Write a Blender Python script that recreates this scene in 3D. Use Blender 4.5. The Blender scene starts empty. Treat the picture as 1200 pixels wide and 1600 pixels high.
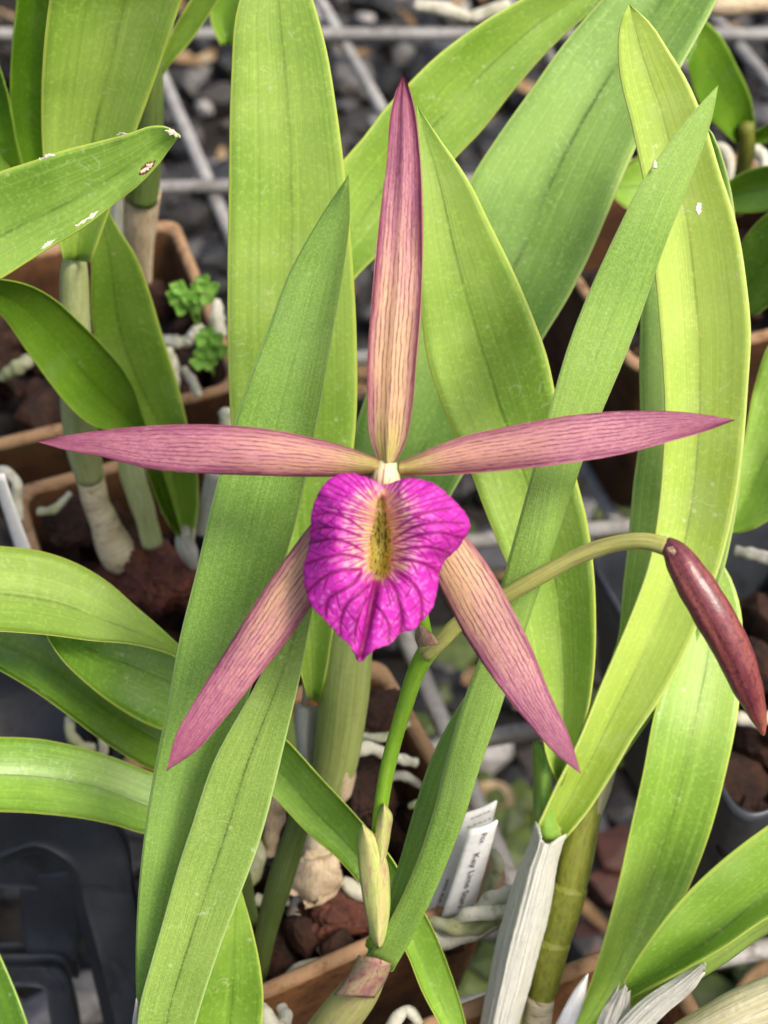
import bpy, math, random
import numpy as np
from mathutils import Vector, noise as mnoise

random.seed(7); RNG = np.random.default_rng(7)
scene = bpy.context.scene

# ------------------------------------------------------------------ camera, sky, sun, exposure
PITCH = math.radians(50.0)
CAM = np.array([0.0, 0.0, 0.70])
FWD = np.array([0.0, math.cos(PITCH), -math.sin(PITCH)])
UPV = np.array([0.0, math.sin(PITCH), math.cos(PITCH)])
RGT = np.array([1.0, 0.0, 0.0])
FPX = 2500.0
cam_d = bpy.data.cameras.new('camera'); cam = bpy.data.objects.new('camera', cam_d)
scene.collection.objects.link(cam); scene.camera = cam
cam.location = CAM; cam.rotation_euler = (math.radians(90) - PITCH, 0, 0)
cam_d.sensor_fit = 'VERTICAL'; cam_d.sensor_height = 24.0; cam_d.lens = 24.0 * FPX / 1600.0
cam_d.clip_start = 0.01; cam_d.clip_end = 50
cam_d.dof.use_dof = True; cam_d.dof.focus_distance = 0.282; cam_d.dof.aperture_fstop = 15.0

SUN_EL, SUN_AZ = 58.0, 118.0          # azimuth: degrees from +Y (into the picture) towards +X
world = bpy.data.worlds.new('World'); scene.world = world; world.use_nodes = True
wn = world.node_tree.nodes; wl = world.node_tree.links
sky = wn.new('ShaderNodeTexSky'); sky.sky_type = 'NISHITA'; sky.sun_disc = False
sky.sun_elevation = math.radians(SUN_EL); sky.sun_rotation = math.radians(SUN_AZ)
sky.dust_density = 6.0; sky.air_density = 1.0; sky.ozone_density = 0.6
bg = wn['Background']; bg.inputs['Strength'].default_value = 0.10
wl.new(sky.outputs[0], bg.inputs['Color'])
sun_d = bpy.data.lights.new('sun', 'SUN'); sun_d.energy = 1.5; sun_d.angle = math.radians(15); sun_d.color = (1.0, 0.95, 0.86)
sun = bpy.data.objects.new('sun', sun_d); scene.collection.objects.link(sun)
el, az = math.radians(SUN_EL), math.radians(SUN_AZ)
sdir = Vector((math.sin(az) * math.cos(el), math.cos(az) * math.cos(el), math.sin(el)))
sun.rotation_euler = sdir.to_track_quat('Z', 'Y').to_euler(); sun.location = sdir * 3
scene.view_settings.view_transform = 'Standard'; scene.view_settings.look = 'None'
scene.view_settings.exposure = 0.88; scene.view_settings.gamma = 1.0
scene.view_settings.use_curve_mapping = False
scene.cycles.max_bounces = 5; scene.cycles.diffuse_bounces = 3; scene.cycles.glossy_bounces = 2; scene.cycles.transmission_bounces = 3
scene.cycles.use_adaptive_sampling = True; scene.cycles.adaptive_threshold = 0.02
scene.cycles.use_denoising = True

# ------------------------------------------------------------------ helpers: points
def P(x, y, d):
    """the point seen at pixel (x, y) of the 1200x1600 photograph, d millimetres along the view axis"""
    d = d * 0.001
    return CAM + d * (FWD + (x - 600.0) / FPX * RGT - (y - 800.0) / FPX * UPV)
def G(x, y, z):
    """the point of the level plane z seen at a pixel"""
    r = FWD + (x - 600.0) / FPX * RGT - (y - 800.0) / FPX * UPV
    return CAM + r * ((z - CAM[2]) / r[2])
def PP(pts): return np.array([P(*p) for p in pts])

def hermite(pts, n, closed_t=None):
    """smooth curve through pts, n samples; parameter is arc length"""
    pts = np.asarray(pts, float)
    seg = np.linalg.norm(np.diff(pts, axis=0), axis=1); seg = np.maximum(seg, 1e-9)
    s = np.concatenate([[0], np.cumsum(seg)])
    t = (s[-1] * np.linspace(0, 1, n)) if closed_t is None else s[-1] * np.asarray(closed_t)
    m = np.zeros_like(pts)
    k = len(pts)
    for i in range(k):
        if i == 0: m[i] = (pts[1] - pts[0]) / seg[0]
        elif i == k - 1: m[i] = (pts[-1] - pts[-2]) / seg[-1]
        else:
            a, b = seg[i - 1], seg[i]
            m[i] = ((pts[i] - pts[i - 1]) / a * b + (pts[i + 1] - pts[i]) / b * a) / (a + b)
    j = np.clip(np.searchsorted(s, t, side='right') - 1, 0, k - 2)
    h = seg[j][:, None]; u = ((t - s[j]) / seg[j])[:, None]
    p0, p1, m0, m1 = pts[j], pts[j + 1], m[j] * h, m[j + 1] * h
    return (2*u**3 - 3*u**2 + 1)*p0 + (u**3 - 2*u**2 + u)*m0 + (-2*u**3 + 3*u**2)*p1 + (u**3 - u**2)*m1

def lerp_list(v, t):
    if np.isscalar(v): return np.full(len(t), float(v))
    v = np.asarray(v, float)
    k = np.linspace(0, 1, len(v))
    return hermite(np.stack([k, v], 1), 200)[:, 1][np.clip((t * 199).astype(int), 0, 199)] if len(v) > 2 else np.interp(t, k, v)

# ------------------------------------------------------------------ helpers: objects
COL = scene.collection
def tag(o, label=None, cat=None, group=None, kind=None):
    if label: o['label'] = label
    if cat: o['category'] = cat
    if group: o['group'] = group
    if kind: o['kind'] = kind
    return o
def empty(name, loc, parent=None):
    o = bpy.data.objects.new(name, None); COL.objects.link(o)
    o.empty_display_size = 0.01
    if parent is not None:
        o.parent = parent; o.location = Vector(loc) - WLOC[parent.name]
    else: o.location = Vector(loc)
    WLOC[o.name] = Vector(loc)
    return o
WLOC = {}
def mesh_obj(name, verts, faces, mat, parent=None, uv=None, col=None, smooth=True, loc=None):
    """verts in world metres; the object's origin sits at its parent's origin, or at loc"""
    verts = np.asarray(verts, float)
    base = np.array(WLOC[parent.name]) if parent is not None else (np.array(loc) if loc is not None else verts.mean(0))
    me = bpy.data.meshes.new(name)
    me.from_pydata((verts - base).tolist(), [], [tuple(f) for f in faces]); me.update()
    if smooth: me.polygons.foreach_set('use_smooth', [True] * len(me.polygons))
    if uv is not None:
        ul = me.uv_layers.new(name='UVMap')
        li = np.empty(len(me.loops), dtype=np.int32); me.loops.foreach_get('vertex_index', li)
        ul.data.foreach_set('uv', np.asarray(uv, np.float32)[li].ravel())
    if col is not None:
        ca = me.color_attributes.new('Col', 'FLOAT_COLOR', 'POINT')
        c4 = np.ones((len(verts), 4), np.float32); c4[:, :3] = col
        ca.data.foreach_set('color', c4.ravel())
    if mat is not None: me.materials.append(mat)
    o = bpy.data.objects.new(name, me); COL.objects.link(o)
    if parent is not None: o.parent = parent
    else: o.location = base
    WLOC[o.name] = Vector(base)
    return o

def shell(front, thick, taper=True):
    """front: (n, m, 3) grid; returns a closed thick sheet, uv = (across, along)"""
    n, m = front.shape[:2]
    du = np.gradient(front, axis=0); dv = np.gradient(front, axis=1)
    nr = np.cross(dv, du); ln = np.linalg.norm(nr, axis=2, keepdims=True)
    nr = nr / np.maximum(ln, 1e-12)
    view = CAM - front
    sgn = np.sign((nr * view).sum(2).mean()) or 1.0
    nr = nr * sgn
    v = np.linspace(-1, 1, m); u = np.linspace(0, 1, n)
    prof = (1 - 0.72 * np.abs(v) ** 3)[None, :, None] if taper else np.ones((1, m, 1))
    wid = np.linalg.norm(front[:, -1] - front[:, 0], axis=1)
    good = np.where(wid > .25 * np.median(wid))[0]
    for i in range(n):
        if wid[i] < .25 * np.median(wid) and len(good):
            q = nr[good[np.argmin(np.abs(good - i))]].mean(0); nr[i] = q / (np.linalg.norm(q) + 1e-12)
    if taper: prof = prof * np.clip(wid / (5 * thick), .08, 1)[:, None, None]
    back = front - nr * thick * prof
    V = np.concatenate([front.reshape(-1, 3), back.reshape(-1, 3)])
    uu, vv = np.meshgrid(u, (v + 1) / 2, indexing='ij')
    UV = np.stack([vv.ravel(), uu.ravel()], 1); UV = np.concatenate([UV, UV])
    F = []
    o = n * m
    for i in range(n - 1):
        for j in range(m - 1):
            a = i * m + j
            q = (a, a + 1, a + m + 1, a + m)
            F.append(q if sgn > 0 else q[::-1])
            q2 = (a + o, a + m + o, a + m + 1 + o, a + 1 + o)
            F.append(q2 if sgn > 0 else q2[::-1])
    def stitch(a, b):
        q = (a, b, b + o, a + o)
        F.append(q)
    for i in range(n - 1):
        stitch((i + 1) * m, i * m); stitch(i * m + m - 1, (i + 1) * m + m - 1)
    for j in range(m - 1):
        stitch(j, j + 1); stitch((n - 1) * m + j + 1, (n - 1) * m + j)
    return V, F, UV

def sheet_lmr(name, L, M, R, mat, parent, thick=1.1, sharp=0.3, n=44, m=13, wav=0.5, seed=0, bulge=0.0, ribs=0.0, jag=None):
    """sheet through three 3-D rails: left margin, midrib, right margin"""
    v = np.linspace(-1, 1, m)
    w = (v + 1) / 2
    mid = (L + R) / 2; O = M - mid
    k = (1 - sharp) * (1 - v**2) + sharp * (1 - np.sqrt(v**2 + 0.012)) / (1 - math.sqrt(0.012))
    front = L[:, None] * (1 - w)[None, :, None] + R[:, None] * w[None, :, None] + O[:, None] * k[None, :, None]
    if bulge:
        vd = (CAM - mid); vd /= np.linalg.norm(vd, axis=1, keepdims=True)
        hb = np.sin(np.pi * np.abs(v)) ** 1.0
        front = front + vd[:, None] * (bulge * 0.001 * hb)[None, :, None]
    if wav:
        vd = (CAM - front); vd /= np.linalg.norm(vd, axis=2, keepdims=True)
        t = np.linspace(0, 1, n)
        a = np.random.default_rng(seed + 11)
        ph = a.uniform(0, 6.28, 6)
        wl_ = (np.sin(t * 9 + ph[0]) + 0.6 * np.sin(t * 17 + ph[1]) + .3 * np.sin(t * 31 + ph[4]))
        wr_ = (np.sin(t * 8 + ph[2]) + 0.6 * np.sin(t * 19 + ph[3]) + .3 * np.sin(t * 29 + ph[5]))
        amp = wl_[:, None] * np.clip(-v, 0, 1)[None] ** 2 + wr_[:, None] * np.clip(v, 0, 1)[None] ** 2
        front = front + vd * (amp * wav * 0.0005)[:, :, None]
    if ribs:
        vd = (CAM - front); vd /= np.linalg.norm(vd, axis=2, keepdims=True); g2 = np.random.default_rng(seed + 5)
        tt_ = np.linspace(0, 1, n)[:, None]
        rb = sum(a_ * np.sin(v[None] * f_ + p_ + tt_ * q_) for a_, f_, p_, q_ in zip((1, .8, .6, .5), (9, 17, 25, 33), g2.uniform(0, 6, 4), g2.uniform(-4, 4, 4)))
        front = front + vd * (rb * ribs * .001)[:, :, None]
    if jag is not None:
        tang = front[3] - front[0]; jv = np.interp(np.linspace(0, 1, m), np.linspace(0, 1, len(jag)), jag)
        for i in range(6):
            front[i] = front[i] + tang / (np.linalg.norm(tang, axis=1, keepdims=True) + 1e-9) * (jv * .001 * (1 - i / 6))[:, None]
    V, F, UV = shell(front, thick * 0.001)
    return mesh_obj(name, V, F, mat, parent, UV)

def leaf(left, right, depth, mat, parent, tilt=0.0, keel=1.5, mid=0.5, thick=1.1, sharp=0.3, n=44, m=13, wav=0.5, seed=None, name='leaf', bulge=0.0, rag=0.0, ribs=0.0, jag=None):
    t = np.linspace(0, 1, n)
    l2 = hermite(np.array(left, float), n); r2 = hermite(np.array(right, float), n)
    if rag:
        gr = np.random.default_rng(int(abs(left[0][0] * 3 + left[0][1])))
        l2 = l2 + gr.normal(0, rag, l2.shape); r2 = r2 + gr.normal(0, rag, r2.shape)
    d = lerp_list(depth, t); tl = lerp_list(tilt, t); kl = lerp_list(keel, t); md = lerp_list(mid, t)
    L = np.array([P(l2[i, 0], l2[i, 1], d[i] - tl[i] / 2) for i in range(n)])
    R = np.array([P(r2[i, 0], r2[i, 1], d[i] + tl[i] / 2) for i in range(n)])
    M = np.array([P(*(l2[i] * (1 - md[i]) + r2[i] * md[i]), d[i] + tl[i] * (md[i] - .5) + kl[i]) for i in range(n)])
    if seed is None: seed = int(abs(left[0][0] * 7 + left[0][1] * 3 + right[-1][0]))
    return sheet_lmr(name, L, M, R, mat, parent, thick, sharp, n, m, wav, seed, bulge, ribs, jag)

def rows_leaf(rows, mat, parent, name='leaf', **kw):
    n = kw.pop('n', 48)
    a = np.array(rows, float)
    L = hermite(np.array([P(r[0], r[1], r[6]) for r in a]), n)
    M = hermite(np.array([P(r[2], r[3], r[7]) for r in a]), n)
    R = hermite(np.array([P(r[4], r[5], r[8]) for r in a]), n)
    return sheet_lmr(name, L, M, R, mat, parent, n=n, **kw)

def tube_world(name, pts, rad, mat, parent=None, n=24, sides=14, jitter=0.0, seed=0, caps=True, squash=1.0, loc=None, seams=0.0):
    """pts world; rad metres at the control points"""
    k = len(pts)
    c = hermite(np.asarray(pts, float), n)
    kk = np.asarray(pts, float); s = np.concatenate([[0], np.cumsum(np.linalg.norm(np.diff(kk, axis=0), axis=1))]); s /= s[-1]
    rr = np.interp(np.linspace(0, 1, n), s, rad)
    if len(rad) > 2 and n > 8:
        ker = np.array([1, 2, 3, 2, 1.0]); ker /= ker.sum()
        rp = np.concatenate([[rr[0]] * 2, rr, [rr[-1]] * 2]); rs = np.convolve(rp, ker, 'valid')
        rs[0], rs[-1] = rr[0], rr[-1]; rr = rs
    T = np.gradient(c, axis=0); T /= np.linalg.norm(T, axis=1, keepdims=True)
    ref = CAM - c.mean(0); ref /= np.linalg.norm(ref)
    V, UV = [], []
    g = np.random.default_rng(seed)
    ph = g.uniform(0, 6.28, 4)
    for i in range(n):
        a = np.cross(T[i], ref); a /= np.linalg.norm(a) + 1e-12
        b = np.cross(a, T[i])
        for j in range(sides):
            th = 2 * math.pi * j / sides
            f = 1 + jitter * (math.sin(3 * th + ph[0] + i * .35) + math.sin(i * .8 + ph[1]) + .7 * math.sin(2 * th + i * .6 + ph[2])) / 2.0
            if seams: f -= seams * max(math.exp(-((((th - b0 + math.pi) % (2 * math.pi)) - math.pi) / .16) ** 2) for b0 in (1.15, 3.2, 5.3)) * min(1, i / 8)
            V.append(c[i] + rr[i] * f * (math.cos(th) * a + squash * math.sin(th) * b)); UV.append((j / sides, i / (n - 1)))
    F = []
    for i in range(n - 1):
        for j in range(sides):
            j2 = (j + 1) % sides
            F.append((i * sides + j, i * sides + j2, (i + 1) * sides + j2, (i + 1) * sides + j))
    if caps:
        V.append(c[0] - T[0] * rr[0] * .4); UV.append((.5, 0)); a0 = len(V) - 1
        V.append(c[-1] + T[-1] * rr[-1] * .4); UV.append((.5, 1)); a1 = len(V) - 1
        for j in range(sides):
            j2 = (j + 1) % sides
            F.append((a0, j2, j)); F.append((a1, (n - 1) * sides + j, (n - 1) * sides + j2))
    return mesh_obj(name, V, F, mat, parent, UV, loc=loc)

def tube(name, pts, mat, parent=None, **kw):
    """pts: (x, y, depth, radius in pixels)"""
    w = [P(p[0], p[1], p[2]) for p in pts]
    r = [p[3] * p[2] * 0.001 / FPX for p in pts]
    return tube_world(name, w, r, mat, parent, **kw)

# icosphere template
def ico(sub):
    import bmesh
    bm = bmesh.new(); bmesh.ops.create_icosphere(bm, subdivisions=sub, radius=1.0)
    v = np.array([x.co[:] for x in bm.verts]); f = [tuple(y.index for y in x.verts) for x in bm.faces]
    bm.free(); return v, f
ICO1, ICO2, ICO3, ICO5 = ico(1), ico(2), ico(3), ico(5)

def lump(center, size, rot, seed, tmpl=None, rough=0.28, angular=True, crumb=0.0):
    v, f = tmpl or ICO2
    g = np.random.default_rng(seed)
    off = g.uniform(-50, 50, 3)
    r = np.array([1 + rough * mnoise.noise(Vector(p * 1.3 + off)) + rough * .45 * mnoise.noise(Vector(p * 3.1 + off)) + crumb * (mnoise.noise(Vector(p * 6.5 + off)) + .6 * mnoise.noise(Vector(p * 13 + off)) - .8 * abs(mnoise.noise(Vector(p * 3.7 - off)))) for p in v])
    q = v * r[:, None]
    if angular: q = np.sign(q) * np.abs(q) ** 0.72
    q = q * np.asarray(size)
    from mathutils import Euler
    m = np.array(Euler(rot).to_matrix())
    return q @ m.T + np.asarray(center), f

def join(parts):
    V, F, o = [], [], 0
    for v, f in parts:
        V.append(v); F += [tuple(i + o for i in q) for q in f]; o += len(v)
    return np.concatenate(V), F

# ------------------------------------------------------------------ materials
def srgb(r, g, b):
    f = lambda c: (c / 255 / 12.92) if c / 255 <= 0.04045 else ((c / 255 + 0.055) / 1.055) ** 2.4
    return (f(r), f(g), f(b), 1.0)

class NT:
    def __init__(s, name):
        s.mat = bpy.data.materials.new(name); s.mat.use_nodes = True
        s.t = s.mat.node_tree; s.n = s.t.nodes; s.l = s.t.links
        s.bsdf = s.n['Principled BSDF']; s.out = s.n['Material Output']
    def node(s, typ, **kw):
        nd = s.n.new(typ)
        for k, v in kw.items(): setattr(nd, k, v)
        return nd
    def put(s, sock, val):
        if hasattr(val, 'is_output') or isinstance(val, bpy.types.NodeSocket): s.l.new(val, sock)
        else: sock.default_value = val
    def math(s, op, a, b=None, c=None, clamp=False):
        nd = s.node('ShaderNodeMath', operation=op, use_clamp=clamp)
        s.put(nd.inputs[0], a)
        if b is not None: s.put(nd.inputs[1], b)
        if c is not None: s.put(nd.inputs[2], c)
        return nd.outputs[0]
    def smooth(s, x, a, b, lo=0.0, hi=1.0):
        nd = s.node('ShaderNodeMapRange', interpolation_type='SMOOTHSTEP')
        s.put(nd.inputs[0], x); nd.inputs[1].default_value = a; nd.inputs[2].default_value = b
        nd.inputs[3].default_value = lo; nd.inputs[4].default_value = hi
        return nd.outputs[0]
    def mix(s, f, a, b, mode='MIX'):
        nd = s.node('ShaderNodeMix', data_type='RGBA', blend_type=mode)
        s.put(nd.inputs[0], f); s.put(nd.inputs[6], a); s.put(nd.inputs[7], b)
        return nd.outputs[2]
    def noise(s, vec, scale, detail=3.0, rough=.55, dist=0.0):
        nd = s.node('ShaderNodeTexNoise'); s.l.new(vec, nd.inputs['Vector'])
        nd.inputs['Scale'].default_value = scale; nd.inputs['Detail'].default_value = detail
        nd.inputs['Roughness'].default_value = rough; nd.inputs['Distortion'].default_value = dist
        return nd.outputs[0]
    def voro(s, vec, scale, feature='F1'):
        nd = s.node('ShaderNodeTexVoronoi', feature=feature); s.l.new(vec, nd.inputs['Vector'])
        nd.inputs['Scale'].default_value = scale
        return nd.outputs['Distance']
    def scalev(s, vec, sx, sy, sz=1.0, off=None):
        nd = s.node('ShaderNodeMapping'); s.l.new(vec, nd.inputs['Vector']); nd.inputs['Scale'].default_value = (sx, sy, sz)
        if off is not None: s.l.new(off, nd.inputs['Location'])
        return nd.outputs[0]
    def coords(s):
        tc = s.node('ShaderNodeTexCoord'); sep = s.node('ShaderNodeSeparateXYZ'); s.l.new(tc.outputs['UV'], sep.inputs[0])
        return tc.outputs['UV'], tc.outputs['Object'], sep.outputs[0], sep.outputs[1]
    def bump(s, h, strength=.3, dist=0.0005):
        nd = s.node('ShaderNodeBump'); nd.inputs['Strength'].default_value = strength; nd.inputs['Distance'].default_value = dist
        s.l.new(h, nd.inputs['Height']); s.l.new(nd.outputs[0], s.bsdf.inputs['Normal']); return nd.outputs[0]
    def translucent(s, color, fac, normal=None):
        tr = s.node('ShaderNodeBsdfTranslucent'); s.put(tr.inputs['Color'], color)
        mx = s.node('ShaderNodeMixShader'); mx.inputs[0].default_value = fac
        s.l.new(s.bsdf.outputs[0], mx.inputs[1]); s.l.new(tr.outputs[0], mx.inputs[2]); s.l.new(mx.outputs[0], s.out.inputs['Surface'])

def leaf_mat(name, light, dark, edge, matte=False, rough=.42, midrib=.5, scuff=.5, trans=.22, midcol=None, along=None):
    t = NT(name); uv, ob, v, u = t.coords()
    inf = t.node('ShaderNodeObjectInfo'); rnd = inf.outputs['Random']
    offv = t.node('ShaderNodeCombineXYZ'); t.l.new(t.math('MULTIPLY', rnd, 37.0), offv.inputs[0]); t.l.new(t.math('MULTIPLY', rnd, 11.0), offv.inputs[1])
    ov = t.node('ShaderNodeVectorMath', operation='ADD'); t.l.new(ob, ov.inputs[0]); t.l.new(offv.outputs[0], ov.inputs[1]); obr = ov.outputs[0]
    big = t.noise(obr, 32, 3, .55)
    col = t.mix(t.smooth(big, .33, .67), dark, light)
    if along is not None:
        col = t.mix(t.smooth(u, along[0], along[1]), col, along[2])
    streak = t.noise(t.scalev(uv, 46, 2.2, 1, offv.outputs[0]), 1.0, 4, .65)
    col = t.mix(t.smooth(streak, .38, .72, 0, .34), col, tuple(c * .66 for c in dark[:3]) + (1,))
    streak2 = t.noise(t.scalev(uv, 20, 1.1, 1, offv.outputs[0]), 1.0, 2, .5)
    col = t.mix(t.smooth(streak2, .5, .75, 0, .26), col, tuple(min(1, c * 1.5) for c in light[:3]) + (1,))
    hv = t.math('ABSOLUTE', t.math('MULTIPLY_ADD', v, 2.0, -1.0))
    wob = t.math('MULTIPLY_ADD', t.noise(t.scalev(uv, .01, 9, 1, offv.outputs[0]), 1.0, 2), .03, -.015)
    mr = t.math('ABSOLUTE', t.math('ADD', t.math('MULTIPLY_ADD', v, 2.0, -1.0), wob))
    line = t.smooth(mr, .012, .05, 1, 0); soft = t.smooth(mr, .02, .22, 1, 0)
    brk = t.smooth(t.noise(t.scalev(uv, 3, 7, 1, offv.outputs[0]), 1.0, 3), .34, .6)
    md = midcol or tuple(c * .38 for c in dark[:3]) + (1,)
    col = t.mix(t.math('MULTIPLY', soft, .28 * midrib), col, md)
    col = t.mix(t.math('MULTIPLY', t.math('MULTIPLY', line, brk), midrib), col, md)
    h = None
    if matte:
        fine = t.noise(t.scalev(obr, 1, 1, 1), 2300, 2.0, .6, 1.0)
        col = t.mix(t.smooth(fine, .42, .64, 0, .26), col, tuple(min(1, c * 1.75 + .01) for c in light[:3]) + (1,))
        fine2 = t.noise(t.scalev(uv, 120, 9, 1, offv.outputs[0]), 1.0, 4, .7)
        col = t.mix(t.smooth(fine2, .4, .7, 0, .42), col, tuple(c * .5 for c in dark[:3]) + (1,))
        h = fine
    else:
        fine = t.noise(obr, 1100, 3, .6)
        col = t.mix(t.smooth(fine, .48, .7, 0, .28), col, tuple(min(1, c * 1.5) for c in light[:3]) + (1,))
        h = fine
    # pale dust and water marks, scratches
    sc1 = t.noise(obr, 150, 6, .72, 1.5); sc2 = t.noise(obr, 40, 2)
    s1 = t.math('MULTIPLY', t.smooth(sc1, .62, .68), t.smooth(sc2, .48, .62))
    col = t.mix(t.math('MULTIPLY', s1, .42 * scuff), col, srgb(214, 226, 160))
    v1 = t.voro(obr, 230); sp = t.math('MULTIPLY', t.smooth(v1, .07, .13, 1, 0), t.smooth(t.noise(obr, 70, 1), .5, .56))
    col = t.mix(t.math('MULTIPLY', sp, .75 * scuff), col, srgb(226, 235, 190))
    iso = t.math('ABSOLUTE', t.math('SUBTRACT', t.noise(obr, 210, 2, .5, .8), .5))
    sq = t.math('MULTIPLY', t.smooth(iso, .006, .016, 1, 0), t.smooth(t.noise(obr, 130, 2), .60, .66))
    col = t.mix(t.math('MULTIPLY', sq, .6 * scuff), col, srgb(228, 236, 188))
    haze = t.math('MULTIPLY', t.smooth(t.noise(obr, 55, 5, .7), .5, .72), .20 * min(1, scuff + .2))
    col = t.mix(haze, col, srgb(206, 220, 170))
    e = t.smooth(hv, .945, .985)
    col = t.mix(t.math('MULTIPLY', e, .8), col, edge)
    # slight individual hue
    hs = t.node('ShaderNodeHueSaturation'); t.l.new(col, hs.inputs['Color'])
    t.l.new(t.math('MULTIPLY_ADD', rnd, .008, .496), hs.inputs['Hue']); t.l.new(t.math('MULTIPLY_ADD', rnd, .14, .95), hs.inputs['Value'])
    hs.inputs['Saturation'].default_value = 1.0
    col = hs.outputs[0]
    t.l.new(col, t.bsdf.inputs['Base Color'])
    rg = t.math('ADD', t.math('MULTIPLY', t.noise(obr, 90, 3), .22), rough - .11)
    t.l.new(rg, t.bsdf.inputs['Roughness']); t.bsdf.inputs['Specular IOR Level'].default_value = .34 if matte else .62
    hh = t.math('ADD', t.math('MULTIPLY', h, .35 if not matte else .8), t.math('MULTIPLY', streak, .8))
    hh = t.math('SUBTRACT', hh, t.math('MULTIPLY', line, .8))
    t.bump(hh, .32 if matte else .2, .0005)
    t.translucent(t.mix(.5, col, tuple(min(1, c * 1.6) for c in light[:3]) + (1,)), trans)
    return t.mat

EDGE = srgb(216, 230, 104)
M = {}
M['leaf_bright'] = leaf_mat('leaf_bright', srgb(178, 210, 98), srgb(140, 180, 64), EDGE, rough=.36, midrib=.5, trans=.3)
M['leaf_yellow'] = leaf_mat('leaf_yellow', srgb(206, 230, 114), srgb(178, 208, 82), srgb(230, 242, 140), rough=.36, midrib=.5, scuff=.9, trans=.3)
M['leaf_mid'] = leaf_mat('leaf_mid', srgb(158, 196, 80), srgb(116, 160, 48), EDGE, rough=.34, midrib=.5, trans=.25)
M['leaf_dark'] = leaf_mat('leaf_dark', srgb(116, 156, 40), srgb(84, 128, 24), srgb(172, 202, 78), rough=.32, midrib=.35, scuff=.25)
M['leaf_sage'] = leaf_mat('leaf_sage', srgb(160, 194, 98), srgb(124, 164, 70), srgb(190, 212, 122), rough=.42, midrib=.75, scuff=.3)
M['leaf_matte'] = leaf_mat('leaf_matte', srgb(150, 184, 86), srgb(120, 158, 62), srgb(182, 204, 128), matte=True, rough=.55, midrib=.06, scuff=.15, trans=.16)
M['leaf_matte_groove'] = leaf_mat('leaf_matte_groove', srgb(152, 180, 86), srgb(124, 156, 64), srgb(182, 204, 128), matte=True, rough=.5, midrib=.9, scuff=.4, trans=.16)

def petal_mat(name, tan, r0, r1):
    t = NT(name); uv, ob, v, u = t.coords()
    inf = t.node('ShaderNodeObjectInfo'); rnd = inf.outputs['Random']
    offv = t.node('ShaderNodeCombineXYZ'); t.l.new(t.math('MULTIPLY', rnd, 19.0), offv.inputs[0]); t.l.new(t.math('MULTIPLY', rnd, 7.0), offv.inputs[1])
    rose = srgb(196, 130, 142); pur = srgb(136, 56, 98); dk = srgb(86, 26, 52); yel = srgb(188, 180, 88)
    hv = t.math('ABSOLUTE', t.math('MULTIPLY_ADD', v, 2.0, -1.0))
    blot = t.noise(t.scalev(uv, 5, 3.5, 1, offv.outputs[0]), 1.0, 3, .6)
    col = t.mix(t.smooth(t.math('ADD', u, t.math('MULTIPLY_ADD', blot, .5, -.25)), r0, r1), tan, rose)
    col = t.mix(t.smooth(t.math('ADD', u, t.math('MULTIPLY_ADD', blot, .3, -.15)), .62, 1.0, 0, .6), col, pur)
    col = t.mix(t.smooth(u, .17, .02, 0, .85), col, yel)
    # margins flushed
    col = t.mix(t.smooth(t.math('ADD', hv, t.math('MULTIPLY_ADD', blot, .5, -.25)), .5, 1.0, 0, .74), col, pur)
    # long broken veins, wobbling
    wob = t.math('MULTIPLY_ADD', t.noise(t.scalev(uv, 7, 15, 1, offv.outputs[0]), 1.0, 2), .09, -.045)
    vv = t.math('ADD', v, wob)
    lines = t.math('SINE', t.math('MULTIPLY', vv, 2 * math.pi * 11.0))
    brk = t.noise(t.scalev(uv, 26, 11, 1, offv.outputs[0]), 1.0, 4, .7)
    ln = t.math('MULTIPLY', t.smooth(lines, .4, .92), t.smooth(brk, .38, .55))
    col = t.mix(t.math('MULTIPLY', ln, .82), col, dk)
    # fine stippling between
    st = t.noise(t.scalev(uv, 62, 30, 1, offv.outputs[0]), 1.0, 4, .75)
    col = t.mix(t.smooth(st, .5, .64, 0, .42), col, pur)
    net = t.voro(t.scalev(uv, 30, 34, 1, offv.outputs[0]), 1.0, 'DISTANCE_TO_EDGE')
    col = t.mix(t.math('MULTIPLY', t.smooth(net, .02, .12, 1, 0), t.smooth(u, .3, .85, .1, .75)), col, pur)
    col = t.mix(t.smooth(st, .45, .3, 0, .6), col, srgb(236, 192, 168))
    col = t.mix(t.smooth(hv, .93, .99, 0, .6), col, srgb(190, 112, 120))
    t.l.new(col, t.bsdf.inputs['Base Color'])
    t.bsdf.inputs['Roughness'].default_value = .42; t.bsdf.inputs['Specular IOR Level'].default_value = .4
    t.bump(t.math('SUBTRACT', t.math('MULTIPLY', st, .5), t.math('MULTIPLY', ln, 1.0)), .35, .0004)
    t.translucent(t.mix(.5, col, rose), .15)
    return t.mat
M['petal'] = petal_mat('petal_rose_striped', srgb(206, 152, 126), .1, .6); M['sepal'] = petal_mat('sepal_tan_striped', srgb(214, 174, 128), .25, .8)

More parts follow.
